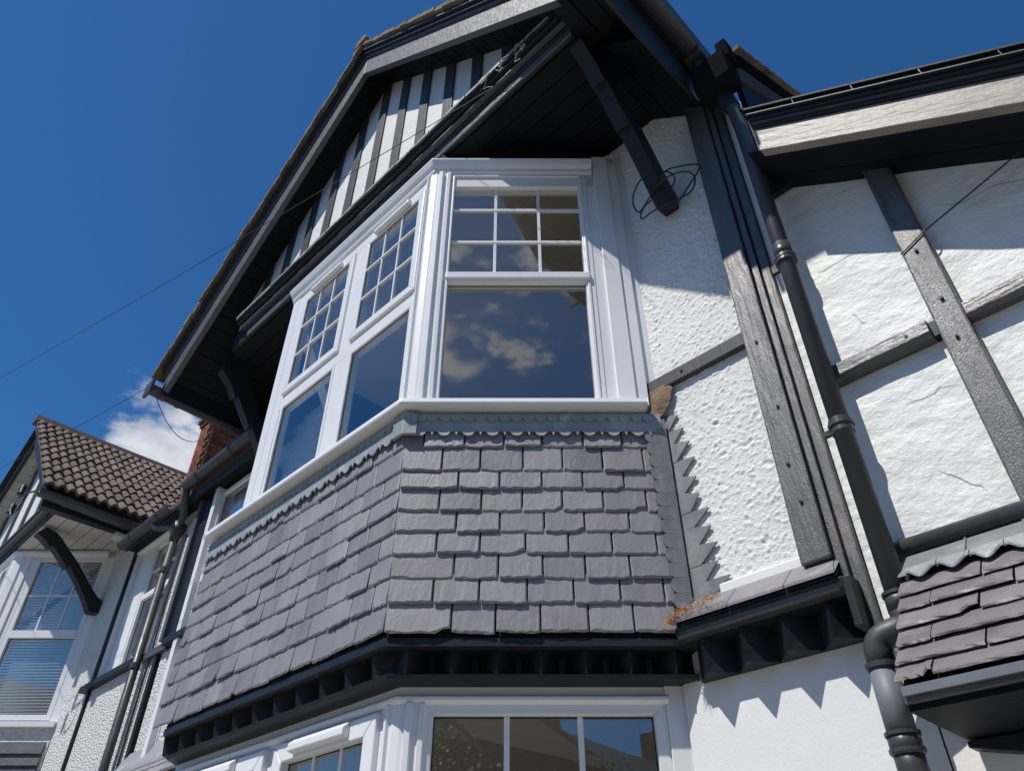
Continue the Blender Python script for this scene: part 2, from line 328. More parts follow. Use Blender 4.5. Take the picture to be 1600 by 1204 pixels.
def tiles_slope(parent, xe, ze, xr, zr, y0, y1, rows, cols, m, name='roof_tile', limit=290, jitter=.004):
    # single-roll tiles on a slope from the eave (xe,ze) to the ridge (xr,zr), columns run along y
    dx, dz = (xr-xe)/rows, (zr-ze)/rows; ln = math.hypot(dx, dz); nx, nz_ = -dz/ln, dx/ln
    if nz_ < 0: nx, nz_ = -nx, -nz_
    cw = (y1-y0)/cols; cnt = 0; shared = []
    prof = [(0, .004), (.18, .006), (.30, .026), (.45, .040), (.60, .042), (.75, .034), (.88, .014), (1.0, .006)]
    for var in range(5):
        v = []; f = []; k = len(prof); rj = random.uniform(-1, 1)*jitter
        for t, h in ((-.12, .030), (1.0, .0)):
            for (py, ph) in prof:
                v.append((dx*t + nx*(ph+h+rj), py*cw*1.03, dz*t + nz_*(ph+h+rj)))
        for (py, ph) in prof: v.append((dx*-.14 + nx*(ph+.002+rj-.006), py*cw*1.03, dz*-.14 + nz_*(ph+.002+rj-.006)))
        for i in range(k-1): f += [(i, i+1, k+i+1, k+i), (2*k+i, 2*k+i+1, i+1, i)]
        f.append((0, k, 2*k)); f.append((k-1, 3*k-1, 2*k-1))
        me = bpy.data.meshes.new(name); me.from_pydata([Vector(q)*S for q in v], [], f); me.materials.append(m); me.update(); shared.append(me)
    rest = MB()
    for c in range(cols):
        for r in range(rows):
            base = (xe+dx*r+random.uniform(-.006, .006), y0+cw*c+random.uniform(-.003, .003), ze+dz*r+random.uniform(-.003, .005))
            me = random.choice(shared)
            if cnt < limit:
                o = bpy.data.objects.new(name, me); link(o, parent, P(base)); cnt += 1
            else:
                rest.add([tuple(Vector(base)+q.co/S) for q in me.vertices], [tuple(p.vertices) for p in me.polygons])
    if rest.v: tag(rest.build('roof_tiling', m, parent), kind='stuff')
def zline(x, xc, za, sl_, sr): return za - (sr*(x-xc) if x > xc else sl_*(xc-x))

def gable(root, xc, za, slL, slR, xl, xr, yb, yw, yback, pal, wall=True, xl_f=None, zsof=3.88, tilesL=True, roofmat=None, right_end=None, ms=1.0):
    """verge boards, sloping soffit, roof deck of one front gable; za = height of the lower edge of the barge boards at the apex"""
    def Z(x): return zline(x, xc, za, slL, slR)
    def strip(nm, lo, hi, y0, y1, m, xl_=xl, xr_=xr, parent=root, **k):
        for a, b in ((xl_, xc), (xc, xr_)):
            MB().prism([(a, y0, Z(a)+lo), (b, y0, Z(b)+lo), (b, y0, Z(b)+hi), (a, y0, Z(a)+hi)], (0, y1-y0, 0)).build(nm, m, parent, **k)
    strip('barge_board', 0*ms, .235*ms, yb, yb+.045, pal['barge'], bevel=.004)
    strip('verge_moulding', .236*ms, .262*ms, yb-.018, yb+.04, pal['barge'], bevel=.003)
    strip('verge_moulding', .263*ms, .30*ms, yb-.038, yb+.04, pal['mould'], bevel=.004)
    strip('verge_moulding', .301*ms, .345*ms, yb-.060, yb+.04, pal['mould'], bevel=.004)
    so_ = .13*ms
    for side, (a, b) in enumerate(((xl+.02, xc), (xc, xr-.02))):
        par = MB().prism([(a, yb+.05, Z(a)+so_+.02), (b, yb+.05, Z(b)+so_+.02), (b, yb+.05, Z(b)+so_+.04), (a, yb+.05, Z(a)+so_+.04)], (0, yback-yb-.05, 0)).build('sloping_soffit', pal['soffit'], root)
        n = int(abs(b-a)/.098); st = (b-a)/n
        for i in range(n):
            p, q = a+i*st+.003, a+(i+1)*st-.003; e = random.uniform(0, .006)
            MB().prism([(p, yb+.046, Z(p)+so_-e), (q, yb+.046, Z(q)+so_-e), (q, yb+.046, Z(q)+so_+.018-e), (p, yb+.046, Z(p)+so_+.018-e)], (0, yback-yb-.05, 0)).build('soffit_board', pal['soffit'], par)
    return Z

PAL = dict(barge=M['barge'], mould=M['black'], soffit=M['soffit'])
PALF = dict(barge=M['black'], mould=M['black'], soffit=M['cream'])
WF = Frame((0, 2.4), (1, 0))     # main wall frame: u = x, v outwards

# =================================================================== OUR HOUSE
house = empty('house', (-4.4, 2.4, zg)); tag(house, 'white half-timbered house with purple slate-hung bay window under a big black gable', 'house')
XC, ZA, SLL, SLR = -3.183, 5.927, .835, .93
YB, YWALL = 1.44, 1.685
ysf = [1.56, 1.70, 1.835, 1.975, 2.11, 2.25, 2.396]
Zf = gable(house, XC, ZA, SLL, SLR, -5.67, -1.115, YB, YWALL, 2.39, PAL)
# roof decks above the soffit and verge tiles
roof = MB()
for a, b in ((-5.76, XC), (XC, -.90)):
    roof.prism([(a, YB-.045, Zf(a)+.35), (b, YB-.045, Zf(b)+.35), (b, YB-.045, Zf(b)+.375), (a, YB-.045, Zf(a)+.375)], (0, 4.5, 0))
roof = roof.build('gable_roof', M['tile'], house)
for side, (a, b) in enumerate(((-5.78, XC), (XC, -.89))):
    n = 26; st = (b-a)/n
    for i in range(n):
        p, q = a+st*i, a+st*(i+1)*1.0; e = random.uniform(-.006, .006)
        lo = p if side == 0 else q
        pts = [(p, YB-.085+e, Zf(p)+(.352 if side else .347)), (q, YB-.085+e, Zf(q)+.35), (q, YB-.085+e, Zf(q)+(.385 if side == 0 else .412)), (p, YB-.085+e, Zf(p)+(.412 if side == 0 else .385))]
        MB().prism(pts, (0, .35, 0)).build('verge_tile', M['moss'], roof)
        # little upturned corner of each course
        if i < 0: pass
MB().prism([(XC-.09, YB-.10, Zf(XC)+.37), (XC, YB-.10, Zf(XC)+.37), (XC+.09, YB-.10, Zf(XC)+.37), (XC+.05, YB-.10, Zf(XC)+.45), (XC-.05, YB-.10, Zf(XC)+.45)], (0, 4.2, 0)).build('ridge_tile', M['moss'], roof)
# gable wall: white panel and upright battens
gw = mk('gable_wall', [(-4.98, YWALL, 4.12), (-1.2, YWALL, 4.12), (-1.2, YWALL, Zf(-1.2)+.14), (XC, YWALL, Zf(XC)+.14), (-4.98, YWALL, Zf(-4.98)+.14)], [(0, 1, 2, 3, 4)], M['stripe'], house)
x = -4.628
while x < -1.4:
    x0, x1 = x-.050, x+.050
    MB().prism([(x0, YWALL-.001, 4.14), (x1, YWALL-.001, 4.14), (x1, YWALL-.001, Zf(x1)+.125), (x0, YWALL-.001, Zf(x0)+.125)], (0, -.014, 0)).build('batten', M['batten'], gw, bevel=.002)
    pg = MB()
    for zz in (4.5,):
        if Zf(x) > 4.7: MB().tube([(x+.01, YWALL-.028, zz+random.uniform(-.1, .25)), (x+.01, YWALL-.036, zz+.0)], .008, 8)
    x += .291
# moulded beam across the foot of the gable
beam = box('gable_beam', -4.98, -1.20, YWALL-.012, YWALL+.04, 4.11, 4.31, M['black'], house)
for (y0, z0, z1, xa, m) in ((1.583, 4.285, 4.306, -4.82, 'black'), (1.600, 4.252, 4.282, -4.81, 'black'), (1.640, 4.222, 4.249, -4.79, 'black'), (1.620, 4.200, 4.219, -4.77, 'barge'), (1.648, 4.160, 4.197, -4.74, 'black'), (1.658, 4.092, 4.157, -4.70, 'barge')):
    box('moulding', xa, -1.20, y0, YWALL-.013, z0, z1, M[m], beam, bevel=.005)
# broken lead dressing along the top moulding
x = -4.80
while x < -1.3:
    wv = random.uniform(.10, .22)
    box('lead_strip', x, x+wv-.008, 1.575+random.uniform(-.003, .002), 1.582, 4.288+random.uniform(-.005, .008), 4.312, M['lead'], beam); x += wv
# flat soffit under the gable: boards parallel with the front
fs = box('flat_soffit', -4.98, -1.20, 1.70, 2.44, 4.1055, 4.13, M['soffit'], house)
ys = [1.70, 1.815, 1.93, 2.045, 2.16, 2.28, 2.42]
for i in range(6): box('soffit_board', -4.98, -1.19, ys[i]+.003, ys[i+1]-.003, 4.082+random.uniform(0, .006), 4.105, M['soffit'], fs, bevel=.003)
# eaves box on the right side, its fascia and gutter
box('eaves_end_or_blocker', -1.13, -.655, 1.44, 1.48, 4.055, 4.32, M['black'], house, bevel=.003)  # added board, mostly out of view, shapes the shadow on the neighbour
box('eaves_end_or_blocker', -.98, -.655, 1.442, 1.482, 3.95, 4.054, M['black'], house, bevel=.003)  # unseen lower board, added for its shadow and its reflection in the bay
eb = box('eaves_box', -1.188, -.88, 1.482, 2.42, 4.12, 4.15, M['soffit'], house)
for i in range(3): box('soffit_board', -1.185+i*.10, -1.09+i*.10, 1.484, 1.80, 4.075+.008*(i % 2), 4.10, M['soffit'], eb, bevel=.003)
for i in range(3):
    a_, b_ = -1.185+i*.10, -1.09+i*.10; za_, zb_ = 4.075-1.0*(a_+1.185), 4.075-1.0*(b_+1.185); e = .008*(i % 2)
    MB().prism([(a_, 1.803, za_+e), (b_, 1.803, zb_+e), (b_, 1.803, zb_+.03), (a_, 1.803, za_+.03)], (0, .62, 0)).build('soffit_board', M['soffit'], eb, bevel=.003)
box('eaves_fascia', -.885, -.862, 1.482, 2.42, 3.77, 4.30, M['black'], house, bevel=.003)
def gutter(a, b, r, parent, label=None):
    a, b = Vector(a), Vector(b); d = (b-a).normalized(); side = Vector((-d.y, d.x, 0)); mb = MB(); n = 10; prof = []
    for k in range(n+1):
        t = math.pi + math.pi*k/n; prof.append((math.cos(t)*r, math.sin(t)*r))
    prof += [(r, .012), (r-.008, .012)] + [(math.cos(math.pi+math.pi*(n-k)/n)*(r-.008), math.sin(math.pi+math.pi*(n-k)/n)*(r-.008)) for k in range(n+1)] + [(-r+.008, .012), (-r, .012)]
    mb.prism([tuple(a+side*u+Vector((0, 0, z))) for u, z in prof], b-a)
    g = mb.build('gutter', M['pipe'], parent)
    ln = (b-a).length; k = .25
    while k < ln-.05:
        c = a+d*k; q = MB().prism([tuple(c+side*u*1.12+Vector((0, 0, z*1.12))) for u, z in prof], d*.03); q.build('gutter_bracket', M['pipe'], g); k += .62
    return g
gutter((-.795, 1.485, 4.14), (-.795, 2.34, 4.12), .064, house)
MB().box(-.85, -.735, 2.20, 2.33, 4.02, 4.14).build('gutter_outlet', M['pipe'], house, bevel=.01)
# little end block and left eaves fascia
MB().prism([(-5.66, 1.44, 3.87), (-5.60, 1.44, 3.87), (-5.60, 1.44, 4.03), (-5.66, 1.44, 3.97)], (0, 1.0, 0)).build('eaves_fascia', M['black'], house)
gl = gutter((-5.73, 1.36, 3.97), (-5.73, 2.38, 3.95), .056, house)
box('gutter_stop', -5.80, -5.66, 1.345, 1.37, 3.89, 4.03, M['pipe'], house, bevel=.006)
# brackets (knee braces) carrying the gable
def bracket(root, xa, xb, m, ytop=1.52, ztop=3.87, foot=3.10, name='bracket', ex=0, steep=False):
    out = [(2.398, foot), (2.30, foot-.015), (2.275, foot+.10), (2.12, foot+.30), (1.98, foot+.43), (1.95, foot+.41), (1.90, foot+.47), (1.74, foot+.60), (1.72, foot+.58), (1.66, foot+.66), (ytop, foot+.70), (ytop-.02, ztop-.002), (ytop+.16, ztop-.002), (1.86, foot+.66), (2.08, foot+.50), (2.25, foot+.33), (2.36, foot+.2), (2.398, foot+.15)]
    inner = out
    # a bent flat brace as quads between lower and upper line
    low = [(2.398, foot), (2.30, foot-.01), (2.20, foot+.13), (2.08, foot+.27), (1.95, foot+.40), (1.93, foot+.375), (1.86, foot+.44), (1.72, foot+.565), (1.70, foot+.54), (1.62, foot+.60), (1.53, foot+.64)]
    up = [(2.398, foot+.10), (2.33, foot+.13), (2.25, foot+.20), (2.14, foot+.31), (2.02, foot+.43), (2.00, foot+.445), (1.93, foot+.50), (1.82, foot+.595), (1.80, foot+.615), (1.72, foot+.67), (1.60, foot+.70)]
    if steep:
        low = [(2.398, foot), (2.31, foot-.01), (2.24, foot+.10), (2.15, foot+.25), (2.05, foot+.40), (2.03, foot+.385), (1.96, foot+.49), (1.87, foot+.62), (1.85, foot+.60), (1.79, foot+.70), (1.68, foot+.80)]
        up = [(2.398, foot+.12), (2.36, foot+.16), (2.30, foot+.25), (2.21, foot+.39), (2.12, foot+.52), (2.10, foot+.54), (2.03, foot+.64), (1.95, foot+.76), (1.93, foot+.78), (1.88, foot+.86), (1.70, foot+.93)]
    up = [(a_, min(b_+ex, ztop-.001)) for a_, b_ in up]; mb = MB(); n = len(low)
    v = [(xa, y, z) for y, z in low]+[(xa, y, z) for y, z in up]+[(xb, y, z) for y, z in low]+[(xb, y, z) for y, z in up]; f = []
    for i in range(n-1):
        f += [(i, i+1, n+i+1, n+i), (2*n+i+1, 2*n+i, 3*n+i, 3*n+i+1), (i+1, i, 2*n+i, 2*n+i+1), (n+i, n+i+1, 3*n+i+1, 3*n+i)]
    f += [(0, n, 3*n, 2*n), (n-1, 3*n-1, 4*n-1, 2*n-1)]
    mb.add(v, f); return mb.build(name, m, root, bevel=.004)
bracket(house, -1.235, -1.15, M['black'], foot=3.19, ztop=4.08, steep=True)
bracket(house, -5.17, -5.085, M['black'], foot=3.19, ztop=4.08, steep=True)
# ---- main wall: displaced roughcast panel on the right
def relief(name, x0, x1, z0, z1, y, step, fn, m, parent, hole=None):
    nx_, nz_ = int((x1-x0)/step)+1, int((z1-z0)/step)+1; v = []; f = []
    for j in range(nz_+1):
        for i in range(nx_+1):
            xx, zz = x0+(x1-x0)*i/nx_, z0+(z1-z0)*j/nz_; v.append((xx, y-fn(xx, zz), zz))
    for j in range(nz_):
        for i in range(nx_): a = j*(nx_+1)+i; f.append((a, a+1, a+nx_+2, a+nx_+1))
    return mk(name, v, f, m, parent, smooth=True)
def pebble(x, z):
    w_ = noise.noise((x*9, z*9, 3.3)); d = noise.voronoi((x*46+w_, z*46-w_, 1.5))[0][0]; k = noise.noise((x*26, z*26, 8.8)); c = noise.noise((x*5, z*5, 1.2)); e = noise.noise((x*120, z*120, 2.2))
    return 1.35*(.0085*max(0, .62-d)**1.2*(1 if k > -.15 else .4) + .003*max(0, k) - .0045*max(0, k-.30)*3 + .0016*c + .0008*e)
def trowel(x, z):
    a = noise.noise((x*3.1, z*2.3, 5.1)); b = noise.noise((x*9+2*a, z*6, 2.2)); r = 1-abs(noise.noise((x*3.2+a*1.5, z*4.2+b, 7.7)))*2; g = max(0, noise.noise((x*2.2, z*2.7, 12.5)))
    return .007*a + .002*b + .010*max(0, r-.86)*g*6
box('wall_core', -1.5, -.80, 2.44, 2.9, .80, 4.12, M['smooth'], house)
relief('roughcast_panel', -1.56, -.955, 2.19, 4.12, 2.408, .0048, pebble, M['rough'], house)
relief('roughcast_panel', -1.56, -.955, 1.11, 2.12, 2.408, .0048, pebble, M['rough'], house)
box('plaster_lip', -1.31, -.97, 2.385, 2.42, 1.105, 1.15, M['smooth'], house, bevel=.008)
box('rail', -1.52, -.972, 2.378, 2.42, 2.120, 2.190, M['batten'], house, bevel=.005)
post = box('post', -.97, -.862, 2.335, 2.44, 1.09, 4.02, M['blackv'], house, bevel=.009)
for (px, pz) in ((-.915, 2.06), (-.90, 1.72), (-.92, 1.47), (-.91, 1.31)):
    MB().tube([(px, 2.345, pz), (px, 2.328, pz)], .006, 10).build('peg', M['black'], post)
MB().tube([(-1.30, 2.38, 2.158), (-1.30, 2.372, 2.158)], .006, 10).build('peg', M['black'], post)
box('cover_board', -.858, -.828, 2.352, 2.44, .86, 3.86, M['blackv'], house, bevel=.005)
box('party_board', -.825, -.785, 2.368, 2.44, .80, 3.80, M['blackv'], house, bevel=.006)
box('party_fillet', -.782, -.735, 2.392, 2.44, .78, 3.70, M['plaster'], house, bevel=.004)
mk('mortar_patch', [(-1.49, 2.378, 2.13), (-1.40, 2.38, 2.15), (-1.36, 2.382, 2.10), (-1.39, 2.38, 2.02), (-1.44, 2.378, 1.97), (-1.49, 2.376, 1.985), (-1.44, 2.366, 2.06)], [(0, 1, 6), (1, 2, 6), (2, 3, 6), (3, 4, 6), (4, 5, 6), (5, 0, 6)], M['mortarpatch'], house)
cr = MB(); rq = random.Random(9)
for (x0, z0, dx, dz, n_) in ((-.62, 2.30, .05, -.02, 7), (-.55, 2.02, .012, -.05, 5), (-.50, 1.55, .05, .012, 6), (-.12, 2.28, .06, -.015, 8), (-.48, 1.28, .03, -.035, 6), (.02, 1.55, .05, .01, 7)):
    p = [(x0, 2.399-trowel(x0, z0), z0)]
    for k in range(n_): x0 += dx*rq.uniform(.3, .8); z0 += dz*rq.uniform(-.2, 1.4)+rq.uniform(-.008, .008); p.append((x0, 2.400-trowel(x0, z0), z0))
    cr.tube(p, [.0003]+[.0008]*(len(p)-2)+[.0003], 5)
# toothed lead soaker down the side of the bay
tips = [(-1.36, 1.95), (-1.36, 1.88), (-1.34, 1.79), (-1.33, 1.72), (-1.32, 1.63), (-1.32, 1.55), (-1.30, 1.46), (-1.31, 1.39), (-1.29, 1.31), (-1.29, 1.24), (-1.27, 1.17)]
vals = [(-1.43, 1.98), (-1.43, 1.89), (-1.41, 1.82), (-1.41, 1.73), (-1.395, 1.65), (-1.395, 1.57), (-1.38, 1.48), (-1.38, 1.41), (-1.37, 1.33), (-1.375, 1.25), (-1.37, 1.18), (-1.33, 1.12)]
sk = MB()
for i in range(11):
    t = tips[i]; t = (t[0]+random.uniform(-.014, .010), t[1]+random.uniform(-.010, .010)); a, b = vals[i], vals[i+1]; k = 2.3965-.001*(i % 3)
    sk.add([(a[0], k, a[1]), (t[0], k-.003, t[1]), (b[0], k, b[1]), (-1.50, 2.392, a[1]), (-1.50, 2.392, b[1]),
            (a[0], k+.006, a[1]), (t[0], k+.006, t[1]), (b[0], k+.006, b[1])], [(0, 3, 4, 2), (0, 2, 1), (0, 1, 6, 5), (1, 2, 7, 6)])
sk.build('lead_soaker', M['leadold'], house)
# lower wall (ground floor), recessed a little
box('lower_wall', -1.55, -.735, 2.43, 2.9, zg, .87, M['smooth'], house)
# left stretch of main wall with tall narrow windows
box('wall_core', -8.07, -4.4, 2.48, 2.9, zg, 2.23, M['smooth'], house); box('wall_core', -6.95, -4.4, 2.48, 2.9, 2.231, 3.9, M['smooth'], house)
def wall_panel(x0, x1, z0, z1, y=2.4, parent=house, m='roughfar', name='roughcast_panel'): return box(name, x0, x1, y, y+.08, z0, z1, M[m], parent)
wall_panel(-8.065, -6.64, zg, 2.18); wall_panel(-6.56, -4.5, zg, 2.18); wall_panel(-6.93, -6.56, 2.24, 3.72)
box('sill_rail', -8.24, -7.06, 2.335, 2.42, 2.18, 2.238, M['black'], house, bevel=.006)
box('rail', -6.96, -6.45, 2.36, 2.42, 2.17, 2.238, M['blackh'], house, bevel=.006)
box('rail', -6.45, -5.0, 2.33, 2.42, 2.19, 2.25, M['black'], house, bevel=.006)
box('post', -6.655, -6.60, 2.375, 2.42, zg+1.9, 2.17, M['black'], house)
box('post', -6.56, -6.50, 2.34, 2.42, 2.252, 3.72, M['barge'], house, bevel=.005)
box('dark_panel', -6.50, -6.24, 2.375, 2.42, 2.252, 3.72, M['black'], house)
box('party_strip', -8.10, -8.066, 2.372, 2.42, zg+2.0, 3.72, M['black'], house)
def tall_window(x0, x1, z0, z1, zt, parent, y=2.4, deep=.05, ub=(2, 2)):
    fr = Frame((0, y), (1, 0)); wn = ring(fr, x0, x1, z0, z1, .045, -.03-deep, .012-deep, 'window', parent)
    fr.bx('transom', x0+.04, x1-.04, -.03-deep, .015-deep, zt-.03, zt+.03, M['upvc'], wn, bevel=.004)
    window_pane(fr, x0+.045, x1-.045, z0+.045, zt-.031, -.02-deep, wn); window_pane(fr, x0+.045, x1-.045, zt+.031, z1-.045, -.02-deep, wn, ub)
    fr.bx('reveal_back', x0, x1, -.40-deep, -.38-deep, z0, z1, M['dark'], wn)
    return wn
box('reveal', -8.10, -8.062, 2.404, 2.70, 2.24, 3.62, M['plaster'], house); box('reveal', -8.10, -6.96, 2.39, 2.70, 3.585, 3.62, M['smooth'], house)
box('reveal', -8.06, -7.04, 2.40, 2.7, 2.22, 2.245, M['smooth'], house)
tall_window(-7.72, -6.99, 2.26, 3.58, 3.0, house, y=2.47, deep=.0, ub=(2, 2))
box('reveal', -8.06, -7.722, 2.455, 2.50, 2.246, 3.584, M['smooth'], house)
tall_window(-6.20, -5.55, 1.2, 3.56, 2.7, house, y=2.4, deep=0, ub=(1, 1))
box('window_trim', -6.24, -6.17, 2.34, 2.42, .9, 3.60, M['upvc'], house, bevel=.004)
wall_panel(-5.5, -4.4, 2.24, 3.72)
# main eaves with gutter
box('eaves_soffit', -8.07, -5.0, 2.27, 2.46, 3.60, 3.63, M['soffit'], house); box('eaves_fascia', -8.07, -4.9, 2.262, 2.285, 3.58, 3.72, M['black'], house)
gutter((-8.0, 2.20, 3.60), (-6.86, 2.20, 3.615), .052, house); gutter((-6.62, 2.20, 3.74), (-5.2, 2.20, 3.75), .056, house)
mr_ = MB().prism([(-8.06, 2.26, 3.66), (-8.06, 6.5, 6.95), (-8.06, 6.5, 7.01), (-8.06, 2.26, 3.72)], (3.0, 0, 0)).prism([(-5.06, 2.90, 4.157), (-5.06, 6.5, 6.95), (-5.06, 6.5, 7.01), (-5.06, 2.90, 4.217)], (4.42, 0, 0)).build('main_roof', M['tile'], house)
MB().prism([(-8.06, 6.5, 7.01), (-8.06, 10.5, 3.85), (-8.06, 10.5, 3.79), (-8.06, 6.5, 6.95)], (7.42, 0, 0)).build('main_roof', M['tile'], house)
# verge of the main roof against the lower neighbour (runs back in depth)
def verge_x(x0, x1, lo, hi, m, nm):
    f0 = lambda y: 3.78 + .775*(y-2.28)
    return MB().prism([(x0, 2.30, f0(2.30)+lo), (x0, 6.4, f0(6.4)+lo), (x0, 6.4, f0(6.4)+hi), (x0, 2.30, f0(2.30)+hi)], (x1-x0, 0, 0)).build(nm, m, house, bevel=.003)
verge_x(-.65, -.615, -.12, .03, M['barge2'], 'barge_board'); verge_x(-.65, -.60, .032, .058, M['matt'], 'verge_moulding'); verge_x(-.65, -.585, .06, .10, M['matt'], 'verge_moulding')
for i in range(30):
    y = 2.27+i*.13; f0 = 3.78+.775*(y-2.28)
    MB().prism([(-.66, y, f0+.125), (-.66, y+.14, f0+.125+.1), (-.66, y+.14, f0+.145+.1), (-.66, y, f0+.16)], (.10, 0, 0)).build('verge_tile', M['moss'], mr_)
box('side_wall', -.70, -.64, 2.45, 10.4, zg, 3.75, M['black'], house)
MB().box(-.82, -.62, 2.17, 2.31, 3.62, 3.84).build('eaves_end_or_blocker', M['matt'], house, bevel=.006)
MB().prism([(-.66, 2.32, 3.1), (-.66, 2.32, 3.66), (-.66, 6.4, 6.82), (-.66, 6.4, 3.1)], (.03, 0, 0)).build('party_gable', M['soffit'], house)
MB().box(-.66, -.60, 2.20, 2.32, 3.80, 3.96).build('eaves_end_or_blocker', M['matt'], house, bevel=.006)

# ---- slate-hung bay
XL, XR = -4.02, -2.25
bay_path = [(-4.82, 2.4), (XL, 1.6), (XR, 1.6), (-1.45, 2.4)]
FB = Frame((0, 1.6), (1, 0)); CB = Frame((XR, 1.6), (1, 1)); LB = Frame((-4.82, 2.4), (1, -1))
apron = sweep(bay_path, [(-.02, 2.0), (.005, 2.0), (.005, .99), (-.02, .99)]).build('slate_hanging', M['soffit'], house)
rowsz = [2.0, 1.81, 1.69, 1.60, 1.50, 1.405, 1.31, 1.21, 1.11, 1.0]
for i in range(1, len(rowsz)):
    z0, z1 = rowsz[i], min(rowsz[i-1]+.022, 1.93); kick = .0 if i < 8 else .002
    odd = i % 2
    vb = .022+kick; vt = .0145
    # cant face
    slate_row(CB, z0, z1, -.010, 1.10 if i < 9 else 1.07, apron, .172, vb, vt, .0 if odd else 1, dbl=(.246 if odd and i > 1 else None))
    # front face
    slate_row(FB, z0, z1, XL-.02-.012*i, XR+.005, apron, .150, vb, vt, .0 if odd else 1)
for (u0, u1) in ((0, .16),): pass
# lead: band with a scalloped lower edge, shorter row of scallops above, corner wrap
lf = sweep([(XL-.01, 1.6), (XR, 1.6), (-1.46, 2.39)], [(.015, 1.985), (.030, 1.985), (.034, 1.93), (.034, 1.905), (.015, 1.905)]).build('lead_flashing', M['lead'], house)
scallops(CB, .03, 1.09, 1.97, 1.936, .0525, .034, .040, parent=lf)
scallops(CB, .03, 1.09, 1.925, 1.862, .0525, .030, .037, pairs=True, parent=lf)
scallops(FB, XL-.03, XR-.02, 1.97, 1.936, .0525, .034, .040, parent=lf)
scallops(FB, XL-.03, XR-.02, 1.925, 1.862, .0525, .030, .037, pairs=True, parent=lf)
sweep([(XR-.045, 1.6), (XR, 1.6), (XR+.03, 1.63)], [(.036, 1.985), (.046, 1.985), (.048, 1.865), (.036, 1.862)]).build('corner_cap', M['lead'], lf, bevel=.004)
# small curls of lead beside the last slate of every course
lp = [(1.128, 1.97)]; 
el = []
for i in range(15):
    z = 1.955-.062*i; u = 1.055+.0022*i
    for k in range(6): t = math.pi*k/5; el.append((u-.020*math.sin(t), z-.031*(1-math.cos(t))))
v = [CB.p(u, .034, z) for u, z in el]+[CB.p(1.135, .030, z) for u, z in el]+[CB.p(u, .026, z) for u, z in el]; nE = len(el)
f = []
for i in range(nE-1): f += [(i+1, i, nE+i, nE+i+1), (i, i+1, 2*nE+i+1, 2*nE+i)]
mk('scalloped_soaker', v, f, M['leadold'], lf)
# fascia, corbels and bottom board of the bay
corn = sweep(bay_path, [(-.14, .985), (.012, .985), (.012, .955), (-.012, .95), (-.14, .95)]).build('bay_cornice', M['black'], house)
cornice([(XL-.10, 1.6-.0), (XR, 1.6)], corn, 1, .952, .868, v_front=-.015, v_back=-.12); cornice([(XR, 1.6), (-1.45, 2.4)], corn, 1, .952, .868, v_front=-.015, v_back=-.12)
sweep(bay_path, [(-.16, .87), (-.105, .87), (-.105, .95), (-.16, .95)]).build('corbel_back', M['black'], corn)
sweep(bay_path, [(-.16, .850), (-.03, .850), (-.022, .868), (-.16, .868)]).build('cornice_bed', M['black'], corn, bevel=.003)
# corner ledge on the main wall, right of the bay
led = MB().prism([(-1.45, 2.42, 1.11), (-1.46, 2.30, 1.005), (-.85, 2.30, 1.005), (-.862, 2.42, 1.11)], (0, 0, .010)).build('ledge', M['black'], house)
xx = -1.47
while xx < -.86:
    x2 = min(xx+random.uniform(.16, .24), -.845)
    mk('slate', [(xx, 2.40, 1.128), (xx, 2.285, 1.024), (x2-.003, 2.285, 1.024), (x2-.003-(.03 if x2 > -.86 else 0), 2.40, 1.128), (xx, 2.40, 1.118), (xx, 2.285, 1.014), (x2-.003, 2.285, 1.014), (x2-.003, 2.40, 1.118)],
       [(0, 1, 2, 3), (1, 5, 6, 2), (4, 5, 1, 0), (3, 2, 6, 7), (7, 6, 5, 4)], M['slate_0'], led); xx = x2
lc = MB().prism([(-1.47, 2.300, 1.003), (-1.47, 2.305, .965), (-1.47, 2.32, .95), (-1.47, 2.44, .95), (-1.47, 2.44, 1.003)], (.635, 0, 0)).build('ledge_cornice', M['black'], house, bevel=.004)
MB().prism([(-1.46, 2.296, .968), (-1.46, 2.300, .961), (-1.46, 2.31, .961), (-1.46, 2.31, .968)], (.61, 0, 0)).build('moulding', M['barge'], lc)
cornice([(-1.46, 2.40), (-.84, 2.40)], lc, 1, .95, .835, period=.158, v_front=.07, v_back=-.015)
box('cornice_end', -.838, -.81, 2.30, 2.44, .84, 1.0, M['black'], lc, bevel=.004)
box('corbel_back', -1.46, -.84, 2.418, 2.44, .835, .95, M['black'], lc)
# dead moss in the corner
ms = MB(); rg = random.Random(4)
for i in range(420):
    t = rg.random(); b = Vector((-1.48+.22*t*t, 2.27+.05*rg.random(), 1.02+.05*t)); d = Vector((rg.uniform(-1, 1), rg.uniform(-1, .1), rg.uniform(-.6, .8)))*.034
    sd = Vector((rg.uniform(-1, 1), 0, rg.uniform(-1, 1)))*.0045
    ms.add([tuple(b), tuple(b+sd), tuple(b+d+sd*.3)], [(0, 1, 2)])
tag(ms.build('dead_moss', M['straw']), 'dried orange-brown moss tuft lodged where slates meet the corner ledge', 'moss')['kind'] = 'stuff'

